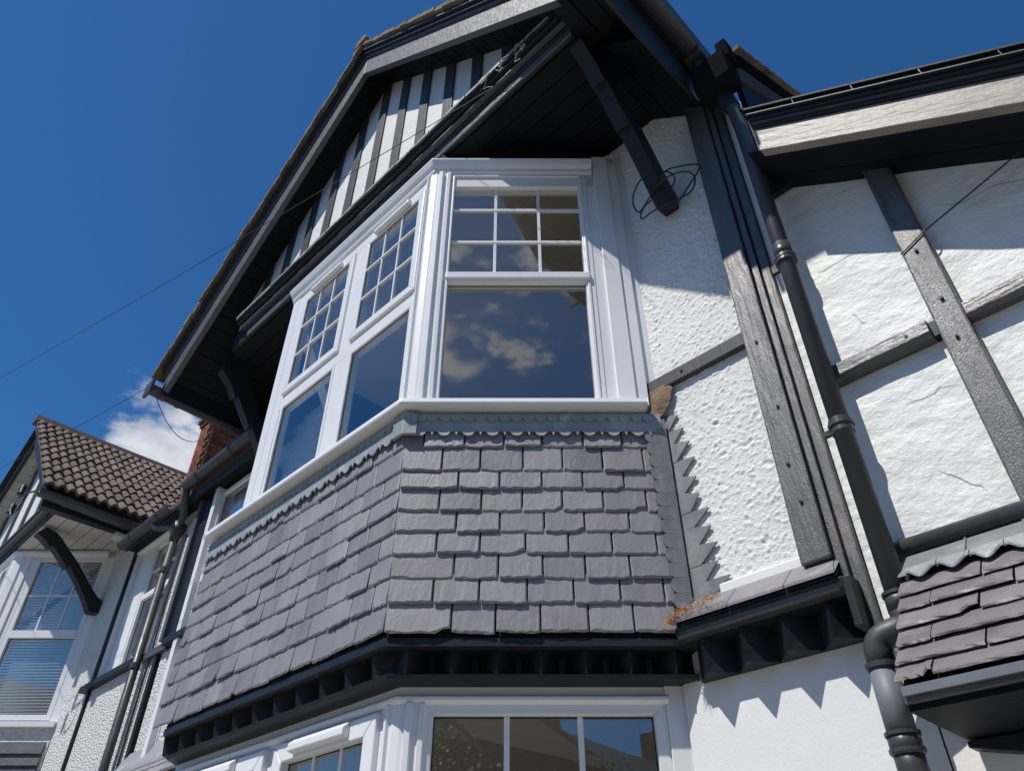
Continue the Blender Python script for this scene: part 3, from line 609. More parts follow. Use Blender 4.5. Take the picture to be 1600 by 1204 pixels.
# ---- upper bay window
def bay_windows(root, fr_f, fr_c, corner, zs, xl, glassF, cant, openers, blinds=False, mm='upvc', depth_back=2.36):
    pass
uw = sweep([(-4.55, 2.37), (-3.78, 1.6), (XR, 1.6), (-1.49, 2.36)], [(-.07, 3.665), (.0, 3.665), (.0, 3.80), (-.07, 3.80)]).build('bay_window', M['upvc'], house)
pth = [(-4.55, 2.37), (-3.78, 1.6), (XR, 1.6), (XR+.66, 2.26)]
sweep(pth, [(-.05, 3.775), (.012, 3.775), (.018, 3.79), (.018, 3.81), (.035, 3.83), (.048, 3.865), (.048, 3.877), (-.05, 3.877)]).build('head_moulding', M['upvc'], uw, bevel=.003)
sweep([(-4.70, 2.33), (-3.975, 1.6), (XR, 1.6), (-1.50, 2.35)], [(-.08, 2.0), (.082, 2.0), (.086, 2.010), (.082, 2.034), (.0, 2.052), (-.08, 2.052)]).build('sill', M['upvc'], uw, bevel=.003)
ZS, ZH = 2.052, 3.666
sweep([(-4.55, 2.37), (-3.78, 1.6), (XR, 1.6), (-1.49, 2.36)], [(-.07, 3.8775), (.004, 3.8775), (.004, 3.935), (-.07, 3.935)]).build('head_board', M['upvc'], uw)
sweep([(-4.60, 2.42), (-3.78, 1.6), (XR, 1.6), (-1.44, 2.41)], [(-.12, 3.90), (-.068, 3.90), (-.068, 4.081), (-.12, 4.081)]).build('frieze', M['soffit'], house)
# corner posts with ribs
def cpost(cx, cy, parent, z0, z1, fl, cl):
    post = MB(); c = Vector((cx, cy))
    pf = [(-fl, -.02), (-fl, .006), (-fl*.62, .006), (-fl*.60, .020), (-fl*.40, .024), (-fl*.36, .010), (-.012, .012)]
    pts = [(cx+a, cy-b) for a, b in pf]
    k = .70711
    pc = [(.012, .012), (cl*.22, .012), (cl*.26, .028), (cl*.42, .030), (cl*.46, .014), (cl*.62, .014), (cl*.66, .022), (cl*.8, .022), (cl*.82, .006), (cl, .006), (cl, -.02)]
    pts += [(cx+a*k+b*k, cy+a*k-b*k) for a, b in pc] + [(cx-.02, cy+.05)]
    post.prism([(x, y, z0) for x, y in pts], (0, 0, z1-z0)); return post.build('corner_post', M['upvc'], parent)
cpost(XR, 1.6, uw, ZS, 3.774, .075, .12)
cp2 = MB().prism([(-3.78, 1.6-.006, ZS), (-3.70, 1.6-.006, ZS), (-3.70, 1.65, ZS), (-3.82, 1.67, ZS)], (0, 0, 3.774-ZS)).build('corner_post', M['upvc'], uw, bevel=.004)
# cant face: sash-style light with transom
ring(CB, .085, .895, ZS, 3.79, (.038, .05, .008, .036), -.06, .004, 'frame', uw)
ring(CB, .112, .868, 2.91, 3.762, (.012, .014, .012, .012), -.05, .010, 'glazing_bead', uw); ring(CB, .112, .868, 2.058, 2.872, (.012, .014, .004, .016), -.05, .010, 'glazing_bead', uw)
CB.bx('transom', .112, .868, -.06, .022, 2.868, 2.915, M['upvc'], uw, bevel=.006)
window_pane(CB, .120, .856, 2.065, 2.856, -.028, uw); window_pane(CB, .120, .856, 2.922, 3.75, -.028, uw, (3, 3))
CB.bx('trim_board', .895, .985, -.06, .000, ZS, 3.876, M['upvc'], uw, bevel=.003); CB.bx('trim_board', .945, 1.03, -.0595, .014, ZS, 3.94, M['upvc'], uw, bevel=.004)
CB.bx('trim_board', 1.03, 1.085, -.06, .004, ZS, 3.97, M['upvc'], uw, bevel=.003); CB.bx('trim_board', 1.085, 1.13, -.06, -.012, ZS, 4.03, M['upvc'], uw, bevel=.003)
# front: two lower fixed lights and two upper opening lights
ring(FB, -3.71, XR-.075, ZS, 3.79, (.10, .012, .012, .10), -.06, .002, 'frame', uw)
FB.bx('mullion', -3.02, -2.885, -.06, .002, ZS, 3.70, M['upvc'], uw, bevel=.004); FB.bx('transom', -3.62, -2.33, -.0595, .0025, 2.745, 2.86, M['upvc'], uw, bevel=.004)
for (a, b) in ((-3.595, -3.02), (-2.885, -2.325)):
    ring(FB, a, b, ZS+.012, 2.765, (.028, .022, .02, .03), -.05, .006, 'glazing_bead', uw); window_pane(FB, a+.028, b-.022, ZS+.03, 2.735, -.008, uw)
    sa = ring(FB, a-.012, b+.012, 2.845, 3.685, (.052, .052, .055, .052), -.04, .018, 'sash', uw, bevel=.006)
    window_pane(FB, a+.038, b-.038, 2.898, 3.635, .004, uw, (3, 3), .012)
    m_ = (a+b)/2
    MB().prism([FB.p(m_-.17, .019, 3.645), FB.p(m_-.17, .046, 3.650), FB.p(m_-.17, .046, 3.674), FB.p(m_-.17, .019, 3.698)], (.34, 0, 0)).build('trickle_vent', M['upvc'], uw, bevel=.005)
# room behind
def room(x0, x1, y0, y1, z0, z1, parent, m='room'):
    for nm, b, mm_ in (('room_wall', (x0, x1, y1, y1+.05, z0, z1), m), ('room_wall', (x0-.05, x0, y0, y1, z0, z1), m), ('room_wall', (x1, x1+.05, y0, y1, z0, z1), m), ('ceiling', (x0, x1, y0, y1, z1, z1+.04), 'ceil'), ('room_floor', (x0, x1, y0, y1, z0-.04, z0), 'carpet')):
        box(nm, *b, M[mm_], parent)
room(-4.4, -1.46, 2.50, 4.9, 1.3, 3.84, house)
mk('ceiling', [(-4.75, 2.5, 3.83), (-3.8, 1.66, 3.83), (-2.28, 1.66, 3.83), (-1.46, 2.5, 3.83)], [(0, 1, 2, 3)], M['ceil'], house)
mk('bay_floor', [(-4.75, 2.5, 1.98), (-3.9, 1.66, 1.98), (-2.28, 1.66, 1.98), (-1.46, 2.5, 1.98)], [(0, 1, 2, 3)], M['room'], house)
# ---- lower bay window
XR2, YF2 = -2.30, 1.72
F2 = Frame((0, YF2), (1, 0)); C2 = Frame((XR2, YF2), (1, 1)); ZT = .885
lw = sweep([(-4.75, 2.4), (-4.09, YF2), (XR2, YF2), (-1.60, 2.42)], [(-.07, .79), (.0, .79), (.0, ZT), (-.07, ZT)]).build('bay_window', M['upvc'], house)
sweep([(-4.75, 2.4), (-4.09, YF2), (XR2, YF2), (-1.61, 2.41)], [(-.05, .788), (.01, .788), (.022, .80), (.022, .812), (.006, .822), (-.05, .822)]).build('head_moulding', M['upvc'], lw, bevel=.003)
cpost(XR2, YF2, lw, zg+.6, .788, .09, .12)
ring(C2, .085, .965, -.62, .79, (.042, .045, .05, .036), -.06, .004, 'frame', lw); C2.bx('trim_board', .965, 1.05, -.06, .012, -.62, .86, M['upvc'], lw, bevel=.004); C2.bx('trim_board', 1.05, 1.13, -.06, .0, -.62, .86, M['upvc'], lw, bevel=.004)
C2.bx('transom', .127, .92, -.06, .015, -.02, .04, M['upvc'], lw, bevel=.004)
window_pane(C2, .127, .92, .04, .752, -.028, lw, (3, 1), .02); window_pane(C2, .127, .92, -.57, -.02, -.028, lw)
ring(F2, -4.05, XR2-.09, -.62, .79, (.06, .012, .05, .02), -.06, .002, 'frame', lw)
F2.bx('mullion', -3.17, -3.09, -.06, .002, -.62, .78, M['upvc'], lw, bevel=.004)
for (a, b) in ((-4.0, -3.17), (-3.09, XR2-.09)):
    ring(F2, a, b, .0, .775, (.07, .07, .07, .075), -.04, .030, 'sash', lw, bevel=.007); window_pane(F2, a+.07, b-.07, .07, .70, -.014, lw, (3, 1), .016)
    window_pane(F2, a+.03, b-.03, -.57, -.02, -.028, lw); F2.bx('transom', a, b, -.06, .004, -.03, .001, M['upvc'], lw)
    m_ = (a+b)/2
    MB().prism([F2.p(m_-.19, .031, .715), F2.p(m_-.19, .062, .722), F2.p(m_-.19, .062, .750), F2.p(m_-.19, .031, .775)], (.38, 0, 0)).build('trickle_vent', M['upvc'], lw, bevel=.005)
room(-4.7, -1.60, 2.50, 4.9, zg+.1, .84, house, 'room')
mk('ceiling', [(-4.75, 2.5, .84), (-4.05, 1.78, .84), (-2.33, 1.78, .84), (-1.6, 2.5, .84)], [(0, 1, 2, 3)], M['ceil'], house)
sweep([(-4.75, 2.4), (-4.09, YF2), (XR2, YF2), (-1.60, 2.42)], [(-.07, zg), (.0, zg), (.0, -.62), (-.07, -.62)]).build('bay_base', M['smooth'], house)
box('wall_core', -4.4, -1.5, 4.96, 5.1, zg, 3.9, M['smooth'], house)
# canopy of slates beyond the bay at first-floor level (low left)
can = MB().prism([(-7.9, 2.40, 1.30), (-7.9, 2.18, 1.12), (-7.9, 2.18, 1.10), (-7.9, 2.40, 1.10)], (3.6, 0, 0)).build('slate_canopy', M['dark'], house)
mk('lead_flashing', [(-6.62, 2.392, 1.40), (-5.0, 2.392, 1.40), (-5.0, 2.30, 1.235), (-6.62, 2.30, 1.235)], [(0, 1, 2, 3)], M['lead'], can)
for r in range(3):
    xx = -7.8 + .08*(r % 2)
    while xx < -4.6:
        a0 = 1.255-.06*r; yy = 2.31-.06*r
        if xx > -6.7: mk('slate', [(xx, yy, a0), (xx+.155, yy, a0), (xx+.155, yy-.085, a0-.085), (xx, yy-.085, a0-.085), (xx, yy-.08, a0-.10), (xx+.155, yy-.08, a0-.10)], [(0, 3, 2, 1), (3, 4, 5, 2)], M['slate'], can)
        xx += .16

# ---- rainwater pipes
def elbow(pts, n=5):
    o = []; p = [Vector(q) for q in pts]; o.append(p[0])
    for i in range(1, len(p)-1):
        a, b, c = p[i-1], p[i], p[i+1]; ra = min(.06, (a-b).length*.45); rb = min(.06, (c-b).length*.45)
        s0 = b+(a-b).normalized()*ra; s1 = b+(c-b).normalized()*rb
        for k in range(n+1): t = k/n; o.append(s0*(1-t)**2 + b*2*t*(1-t) + s1*t*t)
    o.append(p[-1]); return o
dp = MB().tube(elbow([(-.795, 2.27, 4.08), (-.79, 2.27, 3.88), (-.70, 2.30, 3.52), (-.69, 2.30, 3.3), (-.69, 2.30, .86)]), .034, 20).build('downpipe', M['pipe'], house, smooth=True)
MB().tube([(-.79, 2.27, 3.93), (-.785, 2.27, 3.86), (-.765, 2.275, 3.78), (-.745, 2.285, 3.70), (-.72, 2.295, 3.60), (-.70, 2.30, 3.50)], [.046, .043, .047, .042, .046, .040], 12).build('tape_wrap', M['rubber'], dp)
MB().tube([(-.69, 2.30, 2.36), (-.69, 2.30, 2.44)], .0375, 20).build('pipe_socket', M['pipe'], dp, smooth=True)
def collar(x, y, z, parent, r=.034, dx=-.07):
    c = MB().tube([(x, y, z), (x, y, z+.014)], r+.010, 20).build('pipe_collar', M['pipe'], parent)
    box('pipe_clip', x+min(dx, 0)-.0, x+max(dx, 0), y+.01, y+.028, z-.002, z+.018, M['black'], parent)
for z in (2.36, 2.34): collar(-.69, 2.30, z-.01, dp)
collar(-.69, 2.30, 1.50, dp); MB().tube([(-.69, 2.30, 1.475), (-.69, 2.30, 1.53)], .0385, 20).build('pipe_collar', M['pipe'], dp)
MB().tube([(-.69, 2.30, .845), (-.69, 2.30, .90)], .041, 20).build('pipe_socket', M['pipe'], dp, smooth=True); MB().tube([(-.69, 2.30, .892), (-.69, 2.30, .902)], .045, 20).build('pipe_collar', M['pipe'], dp)
MB().tube(elbow([(-.69, 2.30, .87), (-.69, 2.30, .80), (-.785, 2.285, .785), (-.79, 2.285, .70)]), .040, 20).build('pipe_bend', M['pipe'], dp, smooth=True)
MB().tube([(-.79, 2.285, .70), (-.79, 2.285, .715)], .045, 20).build('pipe_collar', M['pipe'], dp)
MB().tube([(-.79, 2.285, .505), (-.79, 2.285, .71)], .0395, 20).build('pipe_length', M['pipegrey'], dp, smooth=True)
MB().tube([(-.79, 2.285, .475), (-.79, 2.285, .53)], .043, 20).build('pipe_socket', M['pipe'], dp, smooth=True); MB().tube([(-.79, 2.285, .522), (-.79, 2.285, .532)], .047, 20).build('pipe_collar', M['pipe'], dp); MB().tube([(-.79, 2.285, .48), (-.79, 2.285, .49)], .047, 20).build('pipe_collar', M['pipe'], dp)
MB().tube(elbow([(-.79, 2.285, .49), (-.79, 2.285, .41), (-.72, 2.33, .33), (-.72, 2.33, zg)]), .0395, 20).build('pipe_length', M['pipe'], dp, smooth=True)
# left pipe with its hopper
d2 = MB().tube([(-6.90, 2.33, zg), (-6.90, 2.33, 3.36)], .036, 16).build('downpipe', M['pipe'], house, smooth=True)
MB().tube([(-6.90, 2.33, 3.30), (-6.90, 2.33, 3.36), (-6.90, 2.33, 3.40), (-6.90, 2.33, 3.48)], [.044, .05, .07, .075], 16).build('hopper', M['pipe'], d2, smooth=True)
MB().tube(elbow([(-7.22, 2.20, 3.58), (-7.22, 2.22, 3.52), (-6.96, 2.31, 3.46), (-6.90, 2.33, 3.44)]), .034, 14).build('pipe_bend', M['pipe'], d2, smooth=True)
MB().tube(elbow([(-6.60, 2.20, 3.72), (-6.62, 2.22, 3.62), (-6.80, 2.32, 3.52), (-6.89, 2.33, 3.44)]), .034, 14).build('pipe_bend', M['pipe'], d2, smooth=True)
for z in (2.98, 2.10, 1.25): MB().tube([(-6.90, 2.33, z), (-6.90, 2.33, z+.05)], .043, 16).build('pipe_collar', M['pipe'], d2)
MB().tube([(-6.78, 2.385, 3.35), (-6.79, 2.385, 2.6), (-6.76, 2.38, 2.2), (-6.78, 2.385, 1.6), (-6.76, 2.385, .8)], .010, 8).build('side_cable', M['rubber'], house)
# chimney with separate bricks on the visible faces
ch = box('chimney', -8.43, -8.165, 2.785, 3.90, 3.9, 5.60, M['mortar'], house)
cz = 4.35; row = 0
while cz < 5.62:
    xx = -8.44 - (.07 if row % 2 else 0)
    while xx < -8.18:
        a, b = max(xx, -8.44), min(xx+.155, -8.16)
        if b-a > .03: box('brick', a+.004, b-.004, 2.765, 2.80, cz+.004, cz+.056, M['brick'], ch)
        xx += .16
    cz += .062; row += 1
# its right-hand face
cz = 4.35; row = 0
while cz < 5.62:
    yy = 2.765 - (.07 if row % 2 else 0)
    while yy < 3.9:
        a, b = max(yy, 2.802), min(yy+.155, 3.92)
        if b-a > .03: box('brick', -8.17, -8.145, a+.004, b-.004, cz+.004, cz+.056, M['brick'], ch)
        yy += .16
    cz += .062; row += 1
for k, (dz, e) in enumerate(((5.60, .02), (5.66, .045))): box('chimney_cap', -8.44-e, -8.14+e, 2.765-e, 3.93+e, dz, dz+.058, M['brick'], ch)

# =================================================================== FAR HOUSE (left)
far = empty('house', (-10.5, 2.4, zg)); tag(far, 'far left house with brown pantiled gable, cream soffit and venetian blinds in its bay', 'house')
FX, FZ = -10.54, 5.72
Zq = gable(far, FX, FZ, .845, .80, -13.0, -8.22, 1.38, 1.62, 2.39, PALF, ms=.66)
fr_ = MB()
for a, b in ((-13.05, FX), (FX, -8.16)):
    fr_.prism([(a, 1.38-.04, Zq(a)+.21), (b, 1.38-.04, Zq(b)+.21), (b, 1.38-.04, Zq(b)+.225), (a, 1.38-.04, Zq(a)+.225)], (0, 4.4, 0))
fr_ = fr_.build('gable_roof', M['tile'], far)
tiles_slope(fr_, -8.06, Zq(-8.06)+.245, FX, Zq(FX)+.335, 1.38-.09, 3.68, 11, 22, M['tile'], limit=280)
MB().prism([(FX-.09, 1.38-.11, Zq(FX)+.30), (FX+.09, 1.38-.11, Zq(FX)+.30), (FX+.05, 1.38-.11, Zq(FX)+.40), (FX-.05, 1.38-.11, Zq(FX)+.40)], (0, 4.2, 0)).build('ridge_tile', M['tile'], fr_)
fgw = mk('gable_wall', [(-12.4, 1.62, 3.95), (-8.6, 1.62, 3.95), (-8.6, 1.62, Zq(-8.6)+.14), (FX, 1.62, Zq(FX)+.14), (-12.4, 1.62, Zq(-12.4)+.14)], [(0, 1, 2, 3, 4)], M['stripe'], far)
x = -12.1
while x < -8.7:
    MB().prism([(x-.04, 1.62-.001, 4.06), (x+.04, 1.62-.001, 4.06), (x+.04, 1.62-.001, Zq(x+.04)+.125), (x-.04, 1.62-.001, Zq(x-.04)+.125)], (0, -.028, 0)).build('batten', M['blackv'], fgw); x += .62
fb = box('gable_beam', -12.4, -8.45, 1.62-.05, 1.62+.02, 3.885, 4.06, M['black'], far)
for (y0, z0, z1, m) in ((1.47, 4.03, 4.055, 'barge'), (1.50, 3.985, 4.02, 'black'), (1.48, 3.955, 3.98, 'barge'), (1.54, 3.88, 3.945, 'black')): box('moulding', -12.4, -8.42, y0, 1.62-.052, z0, z1, M[m], fb, bevel=.004)
ffs = box('flat_soffit', -12.4, -8.20, 1.56, 2.398, 3.905, 3.93, M['cream'], far)
for i in range(6): box('soffit_board', -12.4, -8.22, ysf[i]+.004, ysf[i+1]-.004, 3.882+random.uniform(0, .004), 3.904, M['cream'], ffs)
box('eaves_fascia', -8.20, -8.10, 1.36, 2.24, 3.78, 3.93, M['black'], far); gutter((-8.05, 1.28, 3.90), (-8.05, 2.24, 3.86), .062, far)
box('soffit_trim', -8.26, -8.20, 1.40, 2.30, 3.865, 3.88, M['barge'], far)
bracket(far, -8.82, -8.70, M['black'], foot=3.12, ex=.035)
XF = -9.60
fp = [(-12.0, 2.4), (-11.2, 1.6), (XF, 1.6), (XF+.8, 2.4)]
FC = Frame((XF, 1.6), (1, 1)); FF = Frame((0, 1.6), (1, 0))
fw = sweep(fp, [(-.07, 3.80), (.0, 3.80), (.0, 3.90), (-.07, 3.90)]).build('bay_window', M['upvc'], far)
sweep([(-12.0, 2.4), (-11.2, 1.6), (XF, 1.6), (XF+.74, 2.34)], [(-.05, 3.80), (.02, 3.80), (.045, 3.83), (.045, 3.86), (-.05, 3.86)]).build('head_moulding', M['upvc'], fw)
sweep(fp, [(-.08, 1.98), (.05, 1.98), (.05, 2.03), (-.08, 2.05)]).build('sill', M['upvc'], fw)
cpost(XF, 1.6, fw, 2.05, 3.80, .14, .24)
ring(FC, .23, 1.05, 2.05, 3.80, (.065, .05, .05, .05), -.06, .004, 'frame', fw); FC.bx('transom', .29, 1.0, -.06, .012, 2.875, 2.955, M['upvc'], fw)
window_pane(FC, .295, 1.0, 2.10, 2.875, -.028, fw); window_pane(FC, .295, 1.0, 2.955, 3.75, -.028, fw, (3, 2))
FC.bx('trim_board', 1.05, 1.13, -.06, .0, 2.0, 3.88, M['upvc'], fw)
ring(FF, -11.15, XF-.14, 2.05, 3.80, .06, -.06, .004, 'frame', fw)
for a, b in ((-11.09, -10.62), (-10.54, -10.02), (-9.98, XF-.20)):
    window_pane(FF, a, b, 2.10, 2.87, -.028, fw); window_pane(FF, a, b, 2.95, 3.74, -.028, fw, (2, 2)); FF.bx('transom', a, b, -.06, .01, 2.871, 2.949, M['upvc'], fw)
    if a > -11: FF.bx('mullion', a-.08, a, -.06, .008, 2.05, 3.78, M['upvc'], fw)
for fr0, a, b in ((FC, .29, 1.0), (FF, -11.1, XF-.16)):
    z = 2.10; bl = MB()
    while z < 3.74:
        bl.prism([fr0.p(a, -.07, z), fr0.p(b, -.07, z), fr0.p(b, -.095, z+.020), fr0.p(a, -.095, z+.020)], (0, 0, .003)); z += .031
    tag(bl.build('blind', M['blind'], fw), kind='stuff')
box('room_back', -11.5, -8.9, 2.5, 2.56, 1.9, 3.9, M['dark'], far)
# far wall below and beside the bay
fa = sweep(fp, [(-.05, 1.98), (.0, 1.98), (.0, 1.86), (.015, 1.85), (.015, zg), (-.05, zg)]).build('bay_apron', M['roughfar'], far)
for i in range(9):
    z = 1.845-.105*i; sweep([(-12.0, 2.4), (-11.2, 1.6), (XF, 1.6), (XF+.78, 2.38)], [(.016, z), (.024, z), (.045, z-.108), (.02, z-.108)]).build('slate_course', M['slategrey'], fa)
box('wall_core', -14, -8.11, 2.48, 2.9, zg, 3.9, M['smooth'], far)
box('roughcast_panel', XF+.62, -8.102, 2.4, 2.48, zg, 3.88, M['roughfar'], far)
box('eaves_soffit', -8.22, -8.075, 2.12, 2.46, 3.72, 3.76, M['cream'], far)
# cable up the corner of the far bay
MB().tube([(-8.86, 2.385, zg+2.2), (-8.85, 2.385, 1.6), (-8.88, 2.38, 2.1), (-8.84, 2.385, 2.5), (-8.86, 2.385, 3.2), (-8.83, 2.385, 3.86)], .006, 6).build('wall_cable', M['blind'], far)
# insulator bracket at the foot of the far gable
ins = empty('insulator_bracket', (-8.6, 1.25, 3.98)); tag(ins, 'black iron telephone bracket with two insulators at the foot of the far left gable', 'cable bracket')
MB().tube([(-8.20, 1.33, 4.00), (-8.42, 1.25, 4.01), (-8.62, 1.22, 4.02)], .010, 8).build('arm', M['ceram'], ins)
MB().tube(elbow([(-8.45, 1.245, 4.01), (-8.45, 1.24, 3.84), (-8.60, 1.22, 3.79), (-8.66, 1.20, 3.92)]), .008, 8).build('hook', M['ceram'], ins)
for (x, z) in ((-8.60, 4.05), (-8.70, 3.86)):
    MB().tube([(x, 1.22, z), (x, 1.22, z+.02), (x, 1.22, z+.03), (x, 1.22, z+.10), (x, 1.22, z+.12)], [.034, .036, .030, .034, .022], 14).build('insulator', M['ceram'], ins, smooth=True)

# =================================================================== NEIGHBOUR (right)
nb = empty('house', (1.2, 2.4, zg)); tag(nb, 'right-hand neighbour house with low white panels, black framing and a black barge board coloured tan for its sun sheen', 'house')
NSL = .722
def ZN(x): return 2.831 - NSL*(x+.597)
V0 = 2.111
def nstrip(nm, lo, hi, y0, y1, m, x0=-.59, x1=2.6, **k):
    return MB().prism([(x0, y0, ZN(x0)+lo), (x1, y0, ZN(x1)+lo), (x1, y0, ZN(x1)+hi), (x0, y0, ZN(x0)+hi)], (0, y1-y0, 0)).build(nm, m, nb, **k)
nstrip('barge_board', 0, .155, V0, V0+.045, M['tan'], bevel=.004)
nstrip('verge_moulding', .156, .172, V0-.012, V0+.04, M['black'], bevel=.003); nstrip('verge_moulding', .173, .190, V0-.022, V0+.04, M['pipe'], bevel=.003)
nstrip('verge_moulding', .191, .212, V0-.034, V0+.04, M['black'], bevel=.003); nstrip('verge_moulding', .213, .236, V0-.05, V0+.04, M['black'], bevel=.003)
nroof = nstrip('lean_roof', .238, .262, V0-.04, V0+3.0, M['slategrey'])
for i in range(15):
    a = -.60+i*.215; b = a+.212
    MB().prism([(a, V0-.062, ZN(a)+.239), (b, V0-.062, ZN(b)+.239), (b, V0-.062, ZN(b)+.250), (a, V0-.062, ZN(a)+.250)], (0, .3, 0)).build('verge_tile', M['soffit'], nroof)
ns = nstrip('sloping_soffit', .03, .05, V0+.046, 2.43, M['soffit'], x0=-.655)
MB().prism([(-.74, 2.37, ZN(-.59)+.01), (-.592, 2.37, ZN(-.59)+.01), (-.592, 2.37, 3.2), (-.74, 2.37, 3.2)], (0, .06, 0)).build('eaves_end_or_blocker', M['black'], nb)
for i in range(2): MB().prism([(-.60, V0+.047+.155*i, ZN(-.6)+.012), (2.6, V0+.047+.155*i, ZN(2.6)+.012), (2.6, V0+.047+.155*i, ZN(2.6)+.029), (-.60, V0+.047+.155*i, ZN(-.6)+.029)], (0, .15, 0)).build('soffit_board', M['soffit'], ns)
def relief_poly(x0, x1, zlo, zhi_fn, step, name='plaster_panel'):
    nx_ = int((x1-x0)/step); v = []; f = []; nz_ = 60
    for j in range(nz_+1):
        for i in range(nx_+1):
            xx = x0+(x1-x0)*i/nx_; zt = zhi_fn(xx); zz = zlo+(zt-zlo)*j/nz_
            v.append((xx, 2.402-trowel(xx, zz), zz))
    for j in range(nz_):
        for i in range(nx_): a = j*(nx_+1)+i; f.append((a, a+1, a+nx_+2, a+nx_+1))
    return mk(name, v, f, M['plaster'], nb, smooth=True)
nzt = lambda x: ZN(x)+.02
relief_poly(-.735, -.303, 1.80, lambda x: min(ZN(x)+.02, 2.92), .02); relief_poly(-.735, -.303, 1.07, lambda x: 1.725, .02)
relief_poly(-.21, 1.2, 1.80, nzt, .02); relief_poly(-.21, 1.2, 1.07, lambda x: 1.74, .02)
box('wall_core', -.74, 4.0, 2.43, 2.9, zg, 1.2, M['smooth'], nb)
npst = MB().prism([(-.303, 2.352, 1.06), (-.208, 2.352, 1.06), (-.208, 2.352, ZN(-.208)+.02), (-.303, 2.352, ZN(-.303)+.02)], (0, .06, 0)).build('post', M['blackv'], nb, bevel=.008)
cr.build('plaster_crack', M['pipegrey'], nb)
# rails: the left one is notched into the post
MB().prism([(-.735, 2.42, 1.727), (-.735, 2.36, 1.727), (-.735, 2.345, 1.742), (-.735, 2.345, 1.79), (-.735, 2.36, 1.803), (-.735, 2.42, 1.803)], (.41, 0, 0)).build('rail', M['blackh'], nb, bevel=.004)
box('rail_tenon', -.326, -.303, 2.372, 2.42, 1.735, 1.797, M['black'], nb)
MB().prism([(-.208, 2.42, 1.735), (-.208, 2.36, 1.735), (-.208, 2.348, 1.745), (-.208, 2.348, 1.795), (-.208, 2.36, 1.805), (-.208, 2.42, 1.805)], (1.5, 0, 0)).build('rail', M['blackh'], nb, bevel=.004)
for (a, b) in ((-.40, 1.765), (-.255, 2.10), (-.25, 1.85), (-.26, 1.68)): MB().tube([(a, 2.36, b), (a, 2.343, b)], .006, 10).build('peg', M['black'], nb)
MB().tube([(1.6, 2.385, 2.95), (.3, 2.375, 2.34), (-.19, 2.352, 2.17), (-.20, 2.347, 2.165), (-.305, 2.347, 2.115)], .0028, 6).build('wall_cable', M['rubber'], nb)
# rounded sill, lead apron and slated lean-to
MB().tube([(-.70, 2.375, 1.055), (3.0, 2.375, 1.055)], .030, 14).build('sill', M['pipe'], nb, smooth=True)
box('sill_board', -.70, 3.0, 2.38, 2.44, 1.00, 1.075, M['black'], nb)
sk_ = MB().prism([(-.66, 2.42, 1.03), (-.66, 1.995, .55), (-.66, 1.995, .53), (-.66, 2.42, .53)], (3.4, 0, 0)).build('slate_skirt', M['soffit'], nb)
def SKP(t): return (2.375-.375*t, 1.015-.455*t)     # t: 0 top .. 1 eave
nrm = Vector((0, -.455, .375)).normalized()
xx = -.665; k = 0
while xx < 2.6:      # lead apron in lengths with welted joints
    wv = .155 if k % 2 else .19
    a, b = SKP(-.02), SKP(.22); mk('lead_sheet', [(xx, a[0]-.02, a[1]), (xx+wv, a[0]-.02, a[1]), (xx+wv, b[0]-.028, b[1]+.015), (xx, b[0]-.028, b[1]+.015)], [(0, 1, 2, 3)], M['leadold'], sk_)
    MB().tube([(xx+wv, a[0]-.022, a[1]), (xx+wv, b[0]-.03, b[1]+.018)], .004, 6).build('lead_welt', M['leadold'], sk_); xx += wv+.003; k += 1
def skslate(x0, x1, t0, t1, h0, h1, m=None, scal=False, nm='slate'):
    n = 9; rg = random.Random(int(x0*999)+int(t0*77)); v = []; th = .010; lift = rg.uniform(0, .006)
    br = rg.random() < .2
    for row in range(5):
        for i in range(n+1):
            s = i/n; xq = x0+(x1-x0)*s
            tt = t1 + rg.uniform(-.004, .004) + (-.035 if br and s > .8 else 0)
            if scal: tt = t1 - .07*abs(math.cos(math.pi*s))**2
            if row == 0: t, h = t0, h0
            elif row == 1: t, h = tt, h1+lift
            elif row == 2: t, h = tt+.010, h1+lift-th*.4
            elif row == 3: t, h = tt, h1+lift-th
            else: t, h = t0, h0-th
            y, z = SKP(t); q = Vector((xq, y, z))+nrm*h; v.append(tuple(q))
    f = []; m_ = n+1
    for rw in range(4):
        for i in range(n): a = rw*m_+i; f.append((a, a+m_, a+m_+1, a+1))
    f += [(0, 4*m_, 3*m_, 2*m_, m_), (n, m_+n, 2*m_+n, 3*m_+n, 4*m_+n)]
    mk(nm, v, f, m or M['slate2'], sk_)
xx = -.64
while xx < 2.3: skslate(xx, xx+.088, .16, .285, .03, .036, M['lead'], True, 'scalloped_lead'); xx += .09
ts = [.24, .37, .50, .635, .77, .89, 1.0]
for r in range(6):
    xx = -.665 + (.09 if r % 2 else 0); 
    if r % 2: skslate(-.665, xx-.003, ts[r]-.02, ts[r+1], .012, .024)
    while xx < 2.3:
        wv = .19*random.uniform(.8, 1.2); skslate(xx, xx+wv-.005, ts[r]-.02, ts[r+1]+random.uniform(-.006, .01), .012, .024); xx += wv
eg = box('eaves_fascia', -.66, 2.7, 1.985, 2.01, .520, .560, M['blackh'], nb, bevel=.004)
box('eaves_trim', -.655, 2.7, 1.972, 1.984, .535, .556, M['pipegrey'], nb)
box('soffit', -.66, 2.7, 2.0, 2.43, .505, .528, M['soffit'], nb)
MB().prism([(-.66, 2.36, .50), (-.3, 2.36, .50), (2.7, 2.36, .50), (2.7, 2.36, .42), (.1, 2.36, .435), (-.35, 2.36, .405), (-.55, 2.36, .46), (-.66, 2.36, .485)], (0, .06, 0)).build('lintel', M['black'], nb)

